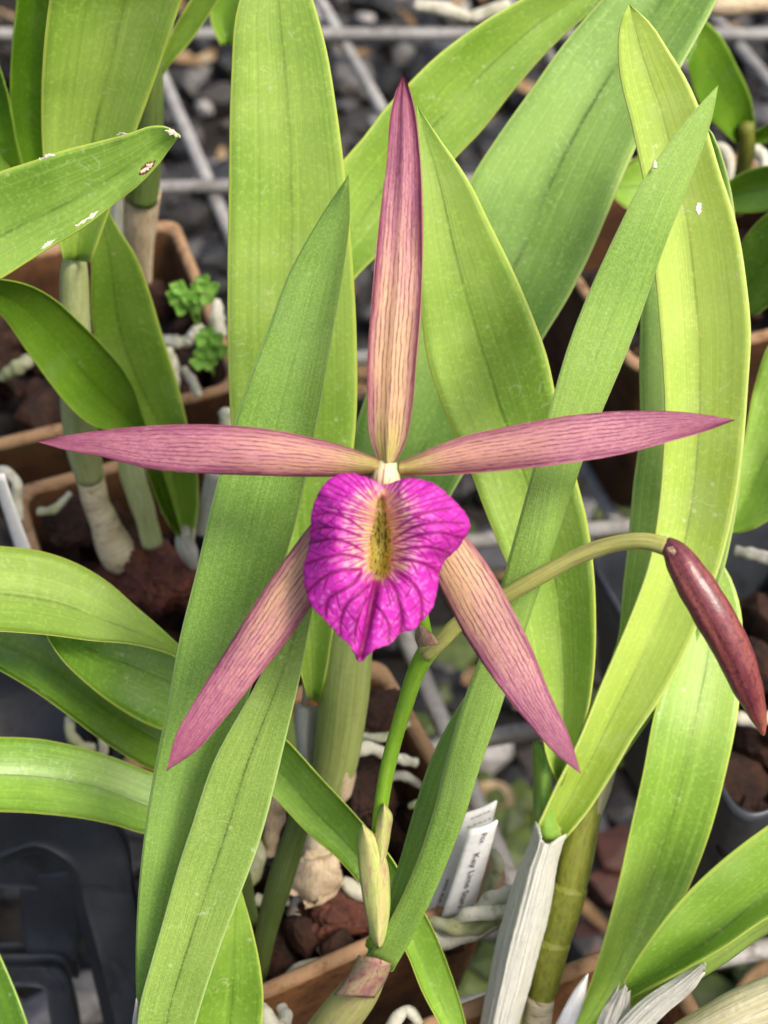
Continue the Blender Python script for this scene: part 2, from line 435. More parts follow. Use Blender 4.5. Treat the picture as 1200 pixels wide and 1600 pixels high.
def simple_mat(name, cols, scale, rough=.7, bump=.4, bdist=.001, stretch=None, spec=.3, trans=0, detail=5):
    """object-space mottled colour between several tones"""
    t = NT(name); uv, ob, v, u = t.coords()
    vec = ob if stretch is None else t.scalev(uv, *stretch)
    inf = t.node('ShaderNodeObjectInfo')
    n1 = t.noise(vec, scale, detail, .62); n2 = t.noise(ob, 700, 4, .6)
    col = t.mix(t.smooth(n1, .3, .7), cols[0], cols[1])
    if len(cols) > 2:
        n3 = t.noise(vec, scale * 2.7, detail, .7, .6); col = t.mix(t.smooth(n3, .5, .68, 0, .8), col, cols[2])
    col = t.mix(t.smooth(n2, .45, .7, 0, .25), col, tuple(c * .55 for c in cols[0][:3]) + (1,))
    hs = t.node('ShaderNodeHueSaturation'); t.l.new(col, hs.inputs['Color'])
    t.l.new(t.math('MULTIPLY_ADD', inf.outputs['Random'], .4, .8), hs.inputs['Value'])
    t.l.new(hs.outputs[0], t.bsdf.inputs['Base Color'])
    t.bsdf.inputs['Roughness'].default_value = rough; t.bsdf.inputs['Specular IOR Level'].default_value = spec
    t.bump(t.math('ADD', n1, t.math('MULTIPLY', n2, .5)), bump, bdist)
    if trans: t.translucent(hs.outputs[0], trans)
    return t.mat
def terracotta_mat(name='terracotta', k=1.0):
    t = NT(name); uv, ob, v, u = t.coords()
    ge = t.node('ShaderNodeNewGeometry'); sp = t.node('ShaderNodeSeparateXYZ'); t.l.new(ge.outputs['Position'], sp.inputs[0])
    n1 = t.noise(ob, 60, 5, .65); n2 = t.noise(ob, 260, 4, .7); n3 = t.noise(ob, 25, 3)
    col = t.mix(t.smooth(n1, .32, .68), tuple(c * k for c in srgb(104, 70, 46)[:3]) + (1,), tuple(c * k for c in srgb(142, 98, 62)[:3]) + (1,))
    col = t.mix(t.smooth(n2, .5, .68, 0, .6), col, srgb(62, 42, 28))
    col = t.mix(t.smooth(n3, .52, .66, 0, .35), col, srgb(84, 82, 46))
    crust = t.math('MULTIPLY', t.smooth(t.math('ADD', sp.outputs[2], t.math('MULTIPLY_ADD', n1, .004, -.002)), .3725, .3738), t.smooth(n2, .30, .52, .35, 1))
    col = t.mix(t.math('MULTIPLY', crust, .8), col, srgb(176, 142, 108))
    t.l.new(col, t.bsdf.inputs['Base Color']); t.bsdf.inputs['Roughness'].default_value = .85; t.bsdf.inputs['Specular IOR Level'].default_value = .2
    t.bump(t.math('ADD', n1, n2), .45, .001); return t.mat
M['terracotta'] = terracotta_mat(); M['terracotta_shaded'] = terracotta_mat('terracotta_shaded', .42)  # second copy is darker: shade in those pots painted into the clay colour
M['bark'] = simple_mat('bark', [srgb(36, 24, 18), srgb(66, 42, 30), srgb(24, 17, 14)], 130, .8, .8, .002)
M['bark_red'] = simple_mat('bark_red', [srgb(76, 44, 34), srgb(112, 64, 48), srgb(44, 27, 24)], 110, .6, .9, .002)
M['root'] = simple_mat('root', [srgb(222, 218, 200), srgb(198, 194, 172), srgb(150, 150, 112)], 120, .7, .4, .0008)
M['root_green'] = simple_mat('root_green', [srgb(196, 196, 172), srgb(156, 162, 110), srgb(116, 126, 74)], 90, .7, .4, .0008)
M['stone'] = None
M['wire'] = simple_mat('galvanised_wire', [srgb(140, 138, 134), srgb(172, 170, 166), srgb(92, 82, 70)], 55, .65, .3, .0006, spec=.5)
M['black_plastic'] = simple_mat('black_plastic', [srgb(46, 49, 54), srgb(68, 72, 78), srgb(34, 36, 40)], 30, .4, .15, .0004, spec=.5)
M['label_white'] = simple_mat('label_white', [srgb(238, 238, 236), srgb(228, 228, 226)], 40, .4, .03, .0002, spec=.4)
M['ink'] = simple_mat('ink', [srgb(70, 72, 78), srgb(84, 86, 92)], 40, .6, .0, .0002)
M['papery'] = simple_mat('papery_sheath', [srgb(246, 245, 236), srgb(226, 224, 208), srgb(168, 166, 138)], 1.0, .65, .8, .0012, stretch=(30, 1.0, 1), trans=.25)
M['papery_tan'] = simple_mat('papery_tan', [srgb(214, 196, 168), srgb(196, 172, 138), srgb(150, 116, 82)], 1.0, .65, .5, .0008, stretch=(12, 3.0, 1), trans=.1)
M['cane_foot'] = simple_mat('cane_foot', [srgb(226, 214, 184), srgb(196, 180, 142), srgb(136, 100, 66)], 1.0, .6, .5, .0008, stretch=(2.2, 9.0, 1))
M['dry_cane'] = simple_mat('dry_cane', [srgb(206, 200, 170), srgb(178, 172, 130), srgb(136, 128, 92)], 1.0, .6, .7, .0008, stretch=(34, .8, 1))
M['cane_green'] = simple_mat('cane_green', [srgb(164, 176, 104), srgb(142, 156, 84), srgb(120, 134, 70)], 1.0, .45, .4, .0005, stretch=(26, 1.2, 1))
M['cane_olive'] = simple_mat('cane_olive', [srgb(136, 140, 58), srgb(112, 118, 46), srgb(96, 86, 44)], 1.0, .45, .4, .0005, stretch=(14, 3, 1))
M['cane_pale'] = simple_mat('cane_pale', [srgb(196, 204, 140), srgb(176, 186, 116), srgb(214, 212, 180)], 1.0, .5, .3, .0005, stretch=(10, 2.0, 1))
M['cane_dim'] = simple_mat('cane_dim', [srgb(104, 124, 62), srgb(84, 104, 48), srgb(124, 132, 84)], 1.0, .45, .3, .0005, stretch=(16, 1.4, 1))
M['stalk'] = simple_mat('stalk_green', [srgb(140, 184, 52), srgb(122, 168, 44), srgb(156, 190, 74)], 1.0, .42, .3, .0004, stretch=(10, 6, 1), trans=.12)
M['pedicel'] = simple_mat('pedicel', [srgb(198, 198, 112), srgb(176, 178, 98), srgb(150, 118, 100)], 1.0, .42, .3, .0004, stretch=(7, 1.2, 1), trans=.1)
M['bract'] = simple_mat('bract', [srgb(186, 200, 110), srgb(190, 176, 122), srgb(172, 116, 122)], 1.0, .5, .4, .0005, stretch=(3, 2.2, 1), trans=.12)
M['bract_purple'] = simple_mat('bract_purple', [srgb(178, 160, 120), srgb(150, 96, 100), srgb(116, 50, 70)], 1.0, .5, .4, .0005, stretch=(3, 2, 1), trans=.08)
M['cane_purple'] = simple_mat('cane_purple_flushed', [srgb(166, 168, 104), srgb(150, 150, 92), srgb(160, 106, 108)], 1.0, .45, .5, .0005, stretch=(9, 2, 1))
M['moss'] = simple_mat('clover_green', [srgb(150, 200, 84), srgb(120, 178, 66), srgb(170, 214, 110)], 200, .5, .2, .0005, trans=.3)
M['scar'] = simple_mat('dried_scar', [srgb(240, 234, 220), srgb(226, 214, 192), srgb(176, 138, 100)], 300, .8, .3, .0003)
M['scar_brown'] = simple_mat('brown_scar', [srgb(92, 52, 30), srgb(126, 80, 50)], 300, .8, .3, .0003)

def bud_mat():
    t = NT('bud_maroon'); uv, ob, v, u = t.coords()
    n1 = t.noise(t.scalev(uv, 9, .8), 1.0, 3, .6); st = t.noise(ob, 1400, 3, .7); n3 = t.noise(t.scalev(uv, 30, 5), 1.0, 3, .7)
    col = t.mix(t.smooth(n1, .3, .7), srgb(110, 46, 62), srgb(156, 88, 76))
    col = t.mix(t.smooth(st, .5, .64, 0, .6), col, srgb(72, 22, 42))
    col = t.mix(t.smooth(st, .42, .3, 0, .45), col, srgb(186, 112, 90))
    col = t.mix(t.smooth(n3, .5, .66, 0, .4), col, srgb(70, 20, 38))
    col = t.mix(t.smooth(u, .14, .0, 0, .65), col, srgb(70, 30, 48))
    col = t.mix(t.smooth(u, .75, 1.0, 0, .35), col, srgb(190, 120, 84))
    t.l.new(col, t.bsdf.inputs['Base Color']); t.bsdf.inputs['Roughness'].default_value = .3
    t.bsdf.inputs['Specular IOR Level'].default_value = .6
    t.bump(t.math('ADD', st, n3), .2, .0003)
    return t.mat
M['bud'] = bud_mat()

def vcol_mat(name, rough=.5, trans=.25, bump=True, spec=.35):
    t = NT(name); uv, ob, v, u = t.coords()
    at = t.node('ShaderNodeAttribute', attribute_name='Col')
    st = t.noise(ob, 1700, 3, .65)
    col = t.mix(t.smooth(st, .45, .66, 0, .05), at.outputs['Color'], srgb(248, 190, 240))
    t.l.new(col, t.bsdf.inputs['Base Color']); t.bsdf.inputs['Roughness'].default_value = rough
    t.bsdf.inputs['Specular IOR Level'].default_value = spec
    if bump: t.bump(st, .15, .0003)
    t.translucent(col, trans)
    return t.mat
M['lip'] = vcol_mat('lip_magenta')

def stone_mat():
    t = NT('gravel_stone')
    at = t.node('ShaderNodeAttribute', attribute_name='Col'); tc = t.node('ShaderNodeTexCoord')
    n = t.noise(tc.outputs['Object'], 160, 4, .6)
    col = t.mix(t.smooth(n, .35, .7, 0, .5), at.outputs['Color'], srgb(36, 35, 35))
    t.l.new(col, t.bsdf.inputs['Base Color']); t.bsdf.inputs['Roughness'].default_value = .6
    t.bump(n, .4, .002)
    return t.mat
M['stone'] = stone_mat()
M['soil'] = simple_mat('dark_soil', [srgb(30, 28, 26), srgb(44, 41, 38), srgb(20, 19, 18)], 60, .9, .6, .003)

# ================================================================== SETTING
BENCH = 0.30; RIM = 0.375
g = 4.0
ground = mesh_obj('ground', [(-g, -g, 0), (g, -g, 0), (g, g, 0), (-g, g, 0)], [(0, 1, 2, 3)], M['soil'], loc=(0, 0, 0), smooth=False)
tag(ground, 'dark soil under the wire bench', kind='structure')

def gravel():
    Vs, Fs, Cs, o = [], [], [], 0
    v0, f0 = ICO1
    gg = np.random.default_rng(3)
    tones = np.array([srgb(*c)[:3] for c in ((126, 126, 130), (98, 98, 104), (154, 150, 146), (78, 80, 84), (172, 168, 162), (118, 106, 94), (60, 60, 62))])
    f0 = np.array(f0)
    for i in range(6500):
        x = gg.uniform(-.75, .75); y = gg.uniform(-.05, 1.5); z = gg.uniform(.0, .016)
        s = gg.uniform(.005, .015) * gg.uniform(.8, 1.5)
        sc = s * np.array([1, gg.uniform(.6, 1), gg.uniform(.45, .8)])
        q = np.sign(v0) * np.abs(v0) ** .7 * (1 + gg.uniform(-.3, .3, (len(v0), 1))) * sc
        a = gg.uniform(0, 6.28); R = np.array([[math.cos(a), -math.sin(a), 0], [math.sin(a), math.cos(a), 0], [0, 0, 1]])
        q = q @ R.T + (x, y, z)
        c = tones[gg.integers(len(tones))] * (gg.uniform(.02, .16) if gg.random() < .62 else gg.uniform(.2, .55))  # shade from the bench and plants above is put into the stone colours
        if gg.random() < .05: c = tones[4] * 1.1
        # weedy and rusty patches in the gravel bed
        w = mnoise.noise(Vector((x * 7 + 3, y * 7, 0)))
        if x > .02 and y < .72:
            if w > .02 and gg.random() < .6: c = np.array(srgb(70, 84, 26)[:3]) * gg.uniform(.5, 1.3)
            elif w < -.06 and x > .08 and gg.random() < .6: c = np.array(srgb(78, 40, 26)[:3]) * gg.uniform(.5, 1.3)
        Vs.append(q); Fs.append(f0 + o); Cs.append(np.repeat(c[None], len(v0), 0)); o += len(v0)
    return np.concatenate(Vs), np.concatenate(Fs).tolist(), np.concatenate(Cs)
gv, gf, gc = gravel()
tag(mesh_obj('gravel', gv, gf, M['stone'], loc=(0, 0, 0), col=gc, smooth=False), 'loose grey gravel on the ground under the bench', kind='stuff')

def litter():
    gg = np.random.default_rng(21); parts = []
    for i in range(170):
        x, y, z = gg.uniform(-.4, .4), gg.uniform(.15, 1.15), gg.uniform(.016, .03)
        L_, W_ = gg.uniform(.012, .045), gg.uniform(.002, .008)
        a = gg.uniform(0, 6.28); d_ = np.array([math.cos(a), math.sin(a), gg.uniform(-.2, .2)]); e_ = np.array([-d_[1], d_[0], 0])
        c_ = gg.uniform(-.4, .4); vs = []
        for k in np.linspace(-.5, .5, 6):
            wv = W_ * (1 - (2 * k) ** 2 * .8); mid_ = np.array([x, y, z]) + d_ * k * L_ + e_ * (k * k) * L_ * c_
            for q in (-1, 0, 1): vs.append(mid_ + e_ * q * wv + np.array([0, 0, .3 * wv * abs(q) + abs(k) * .01]))
        f_ = [(r * 3 + q, r * 3 + q + 1, r * 3 + q + 4, r * 3 + q + 3) for r in range(5) for q in range(2)]
        parts.append((np.array(vs), f_))
    return join(parts)
lv, lf = litter()
tag(mesh_obj('leaf_litter', lv, lf, simple_mat('dry_litter', [srgb(150, 122, 84), srgb(104, 76, 48), srgb(190, 176, 146)], 22, .85, .3, .001), loc=(0, .6, 0)), 'dry leaf scraps scattered over the gravel', kind='stuff')

# wire bench: every rod a part
bench = empty('wire_bench', (0, .4, BENCH))
tag(bench, 'grey galvanised wire mesh bench that carries the pots', 'bench')
for Y0, sl in ((.245, .20), (.322, .12), (.410, .07), (.508, .03), (.611, .0), (.715, 0.0), (.165, .2), (.82, 0)):
    tube_world('rod', [(-.6, Y0 - .6 * sl, BENCH - .0028), (0, Y0, BENCH - .0024), (.6, Y0 + .6 * sl, BENCH - .0028)], [.0027] * 3, M['wire'], bench, n=14, sides=10, jitter=.05, seed=int(Y0 * 999))
for k in range(-5, 9):
    c0 = .107 + .0865 * k
    tube_world('rod', [(c0 - .345 * Y, Y, BENCH - .0078) for Y in (-.1, .4, .95)], [.0028] * 3, M['wire'], bench, n=14, sides=10, jitter=.06, seed=k + 40)

# ------------------------------------------------------------------ pots
def rsq(half, rad, z, cen, rot, kseg=5):
    pts = []
    for q in range(4):
        cx, cy = [(1, 1), (-1, 1), (-1, -1), (1, -1)][q]
        for j in range(kseg + 1):
            a = math.pi / 2 * (q + j / kseg)
            pts.append((cx * (half - rad) + rad * math.cos(a), cy * (half - rad) + rad * math.sin(a)))
    pts = np.array(pts); c, s = math.cos(rot), math.sin(rot)
    return np.stack([cen[0] + pts[:, 0] * c - pts[:, 1] * s, cen[1] + pts[:, 0] * s + pts[:, 1] * c, np.full(len(pts), z)], 1)

def pot(name, cen, rot, half, height, mat, label, cat, group=None, wall=.0034, rad=.0055, top=None, taper=.80, seed=0):
    top = BENCH + height if top is None else top
    z0 = BENCH + .0005
    prof = [(half * taper - .006, z0 + .001), (half * taper, z0), (half * (taper + (1 - taper) * .5), (z0 + top) / 2), (half * .985, top - .004), (half, top - .001), (half - .001, top),
            (half - wall + .001, top), (half - wall, top - .001), (half - wall - .001, top - .012), ((half - wall) * (taper + .1), (z0 + top) / 2), ((half - wall) * taper, z0 + .006)]
    rings = []
    gg = np.random.default_rng(seed)
    for h, z in prof:
        r = rsq(h, min(rad, h * .4), z, cen[:2], rot, 8)
        nz = np.array([mnoise.noise(Vector(p * 45)) for p in r]) * .0009
        r[:, 2] += nz * (1 if z > top - .02 else .2); rings.append(r)
    m = len(rings[0]); V = np.concatenate(rings); F = []
    for i in range(len(rings) - 1):
        for j in range(m):
            j2 = (j + 1) % m; F.append((i * m + j, i * m + j2, (i + 1) * m + j2, (i + 1) * m + j))
    F.append(tuple(range(m))[::-1]); F.append(tuple((len(rings) - 1) * m + j for j in range(m)))
    o = mesh_obj(name, V, F, mat, loc=(cen[0], cen[1], z0))
    return tag(o, label, cat, group)

def quad_fit(q, z):
    pts = np.array([G(x, y, z) for x, y in q]); cen = pts.mean(0)
    e = (pts[1] - pts[0]) + (pts[2] - pts[3])
    half = (np.linalg.norm(pts[1] - pts[0]) + np.linalg.norm(pts[2] - pts[3]) + np.linalg.norm(pts[2] - pts[1]) + np.linalg.norm(pts[3] - pts[0])) / 8
    return cen, math.atan2(e[1], e[0]), half

def fill_bark(name, cen, rot, half, z, seed, label, n=46, mat='bark'):
    gg = np.random.default_rng(seed); parts = []
    for i in range(n):
        a, b = gg.uniform(-1, 1, 2) * (half - .007)
        x = cen[0] + a * math.cos(rot) - b * math.sin(rot); y = cen[1] + a * math.sin(rot) + b * math.cos(rot)
        s = gg.uniform(.004, .0085)
        parts.append(lump((x, y, z + gg.uniform(-.012, .002)), (s, s * gg.uniform(.5, .9), s * gg.uniform(.35, .7)), gg.uniform(0, 3, 3), seed * 100 + i, ICO2))
    v, f = join(parts)
    tag(mesh_obj(name, v, f, M[mat], loc=(cen[0], cen[1], z), smooth=False), label, kind='stuff')
    # dark fill below the chips
    r = rsq(half - .0075, .006, z - .012, cen[:2], rot)
    tag(mesh_obj('potting_mix', r, [tuple(range(len(r)))], M['soil'], loc=(cen[0], cen[1], z - .012), smooth=False), 'dark mix below the bark chips', kind='stuff')

POTS = {}
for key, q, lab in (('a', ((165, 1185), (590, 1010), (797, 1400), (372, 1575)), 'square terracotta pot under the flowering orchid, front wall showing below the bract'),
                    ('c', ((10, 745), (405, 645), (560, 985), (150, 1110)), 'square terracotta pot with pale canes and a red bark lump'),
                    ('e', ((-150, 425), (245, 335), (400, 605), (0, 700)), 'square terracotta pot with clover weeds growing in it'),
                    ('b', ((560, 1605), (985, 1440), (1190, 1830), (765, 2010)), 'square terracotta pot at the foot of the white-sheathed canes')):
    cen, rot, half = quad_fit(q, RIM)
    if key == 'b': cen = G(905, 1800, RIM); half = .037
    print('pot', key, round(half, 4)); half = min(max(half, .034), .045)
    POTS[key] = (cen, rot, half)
    pot('terracotta_pot', cen, rot, half, RIM - BENCH, M['terracotta' if key in 'ab' else 'terracotta_shaded'], lab, 'pot', 'terracotta pots on the wire bench', seed=ord(key))
    fill_bark('bark_chips', cen, rot, half, RIM - .017, ord(key), 'brown bark chips filling a terracotta pot')
# background pots, upper area
cen = G(1085, 395, RIM); POTS['f'] = (cen, math.radians(20), .040)
pot('terracotta_pot', cen, math.radians(20), .040, RIM - BENCH, M['terracotta_shaded'], 'blurred terracotta pot behind the long narrow leaf tip', 'pot', 'terracotta pots on the wire bench', seed=5)
fill_bark('bark_chips', cen, math.radians(20), .040, RIM - .017, 55, 'brown bark chips filling the blurred pot')
# black nursery pots
cen = G(1265, 985, .372); POTS['g'] = (cen, math.radians(20), .043)
pot('nursery_pot', cen, math.radians(20), .043, .072, M['black_plastic'], 'black plastic nursery pot beside the maroon bud', 'pot', 'black nursery pots', wall=.002, seed=9)
fill_bark('bark_chips', cen, math.radians(20), .043, .350, 77, 'brown bark chips in the black nursery pot')
cen = G(-60, 1085, .350); POTS['h'] = (cen, math.radians(18), .036)
pot('nursery_pot', cen, math.radians(18), .036, .050, M['black_plastic'], 'black plastic nursery pot under the arching green leaves', 'pot', 'black nursery pots', wall=.002, seed=12)

# ------------------------------------------------------------------ black carrier trays
def prism(name, outline, thick, mat, parent, hole=None):
    """outline: (x, y, depth) corner pixels of a plate; thickness in mm away from the viewer. Rounded by resampling."""
    pts = PP(outline)
    nrm = np.zeros(3)
    for i in range(len(pts)):
        a, b = pts[i], pts[(i + 1) % len(pts)]; nrm += np.cross(a - pts.mean(0), b - pts.mean(0))
    nrm /= np.linalg.norm(nrm)
    if np.dot(nrm, CAM - pts.mean(0)) < 0: nrm = -nrm
    import bmesh
    bm = bmesh.new()
    vs = [bm.verts.new(p) for p in pts]
    f = bm.faces.new(vs)
    ex = bmesh.ops.extrude_face_region(bm, geom=[f])
    for v in [x for x in ex['geom'] if isinstance(x, bmesh.types.BMVert)]: v.co -= Vector(nrm * thick * .001)
    bmesh.ops.recalc_face_normals(bm, faces=bm.faces[:])
    bmesh.ops.bevel(bm, geom=bm.edges[:], offset=.0008, segments=2, affect='EDGES', clamp_overlap=True)
    V = np.array([v.co[:] for v in bm.verts]); bm.verts.index_update(); F = [tuple(v.index for v in q.verts) for q in bm.faces]; bm.free()
    return mesh_obj(name, V, F, mat, parent, smooth=False)

tray = empty('carrier_tray', P(60, 1500, 400)); tag(tray, 'black plastic carrier tray with arched openings beside the long leaf base', 'tray')
def band(outer, inner, name, thick, parent):
    """a plate strip between two rails of pixels (x, y, depth)"""
    n = 36
    a = hermite(PP(outer), n); b = hermite(PP(inner), n)
    w = np.linspace(0, 1, 7)[None, :, None]
    fr = a[:, None] * (1 - w) + b[:, None] * w
    V, F, UV = shell(fr, thick * .001, taper=False)
    return mesh_obj(name, V, F, M['black_plastic'], parent, UV)
band([(-80, 1262, 362), (60, 1255, 362), (150, 1258, 363), (186, 1300, 366), (208, 1400, 378), (240, 1640, 400)],
     [(-80, 1360, 372), (0, 1340, 370), (60, 1322, 369), (105, 1345, 370), (132, 1420, 380), (190, 1640, 404)], 'arched_side', 3, tray)
band([(-80, 1356, 372), (0, 1338, 371), (60, 1321, 370), (105, 1344, 371), (131, 1420, 381), (189, 1640, 405)],
     [(-80, 1366, 392), (0, 1350, 391), (62, 1336, 390), (98, 1355, 391), (120, 1430, 401), (172, 1640, 425)], 'flange', 2, tray)
band([(-80, 1335, 405), (20, 1330, 405), (128, 1335, 406)], [(-80, 1388, 412), (20, 1388, 412), (140, 1400, 413)], 'cross_bar', 3, tray)
band([(30, 1370, 410), (34, 1440, 418), (44, 1520, 426)], [(140, 1360, 408), (132, 1440, 418), (112, 1525, 428)], 'inner_wall', 3, tray)
band([(-60, 1512, 418), (40, 1508, 418), (95, 1512, 419), (112, 1560, 424), (128, 1660, 432)],
     [(-60, 1545, 421), (30, 1540, 421), (66, 1545, 422), (76, 1580, 426), (84, 1660, 432)], 'lower_frame', 4, tray)
band([(-80, 1490, 424), (60, 1490, 424), (118, 1505, 425)], [(-80, 1520, 427), (60, 1515, 427), (122, 1530, 428)], 'rib', 3, tray)

tray2 = empty('carrier_tray', G(950, 560, .31)); tag(tray2, 'black plastic tray edge between the broad leaves and the blurred pot', 'tray')
A0, A1 = G(850, 360, .335), G(1030, 690, .335)
dirn = (A1 - A0) / np.linalg.norm(A1 - A0); side = np.array([dirn[1], -dirn[0], 0])
def boxbar(name, a, b, w, h, parent):
    d = (b - a) / np.linalg.norm(b - a); s = np.array([d[1], -d[0], 0]); up = np.array([0, 0, 1.0])
    import bmesh
    bm = bmesh.new(); v = []
    for e in (a, b):
        for i, j in ((-1, -1), (1, -1), (1, 1), (-1, 1)): v.append(bm.verts.new(e + s * w / 2 * i + up * h / 2 * j))
    for q in ((0, 1, 2, 3), (7, 6, 5, 4), (0, 4, 5, 1), (1, 5, 6, 2), (2, 6, 7, 3), (3, 7, 4, 0)): bm.faces.new([v[k] for k in q])
    bmesh.ops.recalc_face_normals(bm, faces=bm.faces[:])
    bmesh.ops.bevel(bm, geom=bm.edges[:], offset=min(w, h) * .2, segments=3, affect='EDGES')
    V = np.array([x.co[:] for x in bm.verts]); bm.verts.index_update(); F = [tuple(x.index for x in q.verts) for q in bm.faces]; bm.free()
    return mesh_obj(name, V, F, M['black_plastic'], parent)
boxbar('rim', A0, A1, .008, .004, tray2)
boxbar('side_wall', A0 - [0, 0, .018], A1 - [0, 0, .018], .003, .031, tray2)
boxbar('rim', A0, A0 + side * -.07, .008, .004, tray2)

# ================================================================== PLANTS
def drop(p, z):  # a point straight below
    return np.array([p[0], p[1], z])

# ---------------- flowering plant
ca = POTS['a'][0]
plantA = empty('orchid_plant', (ca[0], ca[1], RIM - .017))
tag(plantA, 'flowering orchid with a magenta lip, maroon bud and long matte leaves', 'orchid', 'orchid plants on the bench')
# L1: long matte leaf, underside
leaf([(545, 272), (500, 340), (450, 430), (420, 510), (390, 590), (360, 680), (330, 790), (305, 900), (280, 1000), (262, 1100), (245, 1180), (230, 1270), (218, 1370), (212, 1480), (215, 1600), (222, 1680)],
     [(545, 272), (546, 350), (540, 400), (520, 520), (500, 640), (467, 797), (430, 930), (398, 1060), (345, 1200), (305, 1330), (280, 1430), (262, 1520), (250, 1600), (252, 1680)],
     [268, 268, 269, 272, 278, 285, 292], M['leaf_matte'], plantA, tilt=[0, 2, 3, 3, 0], keel=-1.2, thick=1.4, wav=.25, m=17, n=60)
# L2
leaf([(512, 830), (478, 910), (440, 990), (400, 1070), (330, 1200), (300, 1290), (280, 1350), (255, 1440), (235, 1510), (218, 1575), (212, 1680)],
     [(512, 830), (500, 890), (487, 960), (470, 1050), (447, 1150), (400, 1330), (370, 1410), (340, 1490), (305, 1600), (285, 1680)],
     [262, 264, 268, 274, 280, 286], M['leaf_matte_groove'], plantA, keel=[0, .8, 1.2, 1.2, 1.2], sharp=.5, thick=1.4, wav=.25, m=17)
# sheath tip beside L2 foot
leaf([(212, 1560), (206, 1600), (200, 1660)], [(214, 1560), (222, 1600), (232, 1660)], [284, 287, 290], M['papery'], plantA, keel=-.5, name='sheath', n=12, m=7, thick=.4)
# hidden foot of these two leaves: a cane bent back into the pot
tube('cane', [(240, 1640, 293, 22), (265, 1720, 300, 24), (330, 1740, 325, 22), (400, 1640, 350, 18), (440, 1520, 372, 16)], M['cane_purple'], plantA, n=30)
# L3: long narrow folded leaf
rows_leaf([(1122, 133, 1122, 133, 1122, 133, 262, 262, 262),
           (1090, 167, 1105, 172, 1114, 180, 262, 262, 262.6),
           (1050, 216, 1080, 220, 1103, 217, 262, 262.2, 263),
           (1003, 285, 1040, 295, 1076, 290, 262, 262.4, 263.6),
           (960, 370, 1005, 378, 1045, 368, 263, 263.4, 264.6),
           (895, 520, 945, 524, 988, 530, 265, 265.4, 267),
           (845, 690, 886, 694, 920, 695, 268, 268.4, 271),
           (795, 870, 848, 880, 858, 872, 272, 271.5, 277),
           (755, 1010, 812, 1010, 790, 1005, 277, 276, 286),
           (722, 1100, 785, 1100, 722, 1098, 280, 279, 291),
           (693, 1200, 750, 1200, 671, 1197, 284, 283, 296),
           (677, 1267, 729, 1267, 650, 1262, 287, 286, 299),
           (647, 1357, 695, 1357, 624, 1352, 291, 290, 301),
           (608, 1440, 658, 1440, 600, 1420, 296, 294, 301),
           (574, 1497, 614, 1518, 572, 1494, 300, 299, 303)], M['leaf_matte'], plantA, thick=1.3, sharp=.25, wav=0.15, m=21, n=70)
# front cane with flushed sheath
tube('cane', [(592, 1494, 302, 16), (588, 1506, 302, 20), (565, 1545, 305, 31), (530, 1590, 309, 34), (490, 1640, 316, 33), (450, 1670, 330, 26), (430, 1600, 352, 18)], M['cane_purple'], plantA, n=34, sides=22)
leaf([(560, 1492), (545, 1520), (520, 1555)], [(612, 1506), (604, 1530), (585, 1560)], [296, 298, 301], M['bract_purple'], plantA, keel=-4, name='sheath', n=12, m=11, thick=.5, sharp=0)
tube('cane', [(607, 1500, 303, 15), (590, 1480, 302, 13), (575, 1470, 302, 9)], M['stalk'], plantA, n=10)
# L4 tall broad leaf
leaf([(440, -110), (395, -50), (372, 10), (362, 120), (358, 300), (356, 450), (357, 560), (362, 660), (385, 780), (420, 890), (455, 990), (480, 1090)],
     [(440, -110), (472, -50), (490, 5), (510, 80), (525, 170), (537, 260), (550, 400), (557, 540), (557, 640), (548, 740), (535, 850), (520, 980), (500, 1100)],
     [284, 287, 291, 297, 306, 318, 334], M['leaf_bright'], plantA, tilt=2, keel=[1, 3.2, 3.6, 4, 4], mid=[.5, .54, .48, .5, .5], sharp=.6, thick=1.5, n=56)
# L10 big sage leaf behind, crossing to the upper corner
leaf([(1075, -120), (1000, -60), (935, 5), (880, 70), (830, 140), (780, 210), (742, 268), (700, 350), (640, 470), (572, 617), (548, 697), (535, 780), (532, 880)],
     [(1170, -110), (1120, 0), (1080, 75), (1000, 215), (975, 270), (950, 330), (920, 400), (890, 460), (847, 530), (785, 640), (723, 740), (680, 810), (590, 890)],
     [322, 322, 323, 326, 332, 340], M['leaf_sage'], plantA, tilt=-6, keel=[3, 5, 5, 5, 5], mid=[.5, .5, .55, .6, .6], sharp=.65, n=56)
# L12 light leaf crossing towards the top
leaf([(1010, -110), (905, -45), (800, 8), (733, 50), (673, 97), (640, 130), (600, 173), (567, 217), (538, 250), (490, 330), (440, 430), (400, 560), (385, 700)],
     [(1030, -60), (940, 5), (870, 65), (800, 143), (753, 203), (710, 248), (655, 320), (600, 388), (555, 433), (510, 500), (470, 590), (440, 700)],
     [338, 338, 338, 340, 346, 352], M['leaf_bright'], plantA, tilt=4, keel=[2, 5, 5, 5], mid=[.5, .55, .55, .5], sharp=.6, n=50)
tube('cane', [(412, 690, 356, 24), (405, 850, 366, 22), (420, 1000, 374, 20), (450, 1180, 382, 18)], M['cane_dim'], plantA, n=24)
# L13 leaf crossing low
leaf([(395, 1110), (445, 1155), (500, 1215), (560, 1280), (610, 1340), (640, 1390), (670, 1440), (700, 1510), (725, 1590), (738, 1650)],
     [(375, 1200), (422, 1240), (480, 1300), (530, 1342), (562, 1378), (592, 1415), (618, 1452), (640, 1495), (662, 1550), (692, 1605), (720, 1655)],
     [322, 316, 312, 311, 315, 320], M['leaf_mid'], plantA, tilt=[4, 3, 0, -2], keel=[3, 2.5, 2, 2], mid=[.5, .6, .65, .65], sharp=.4)
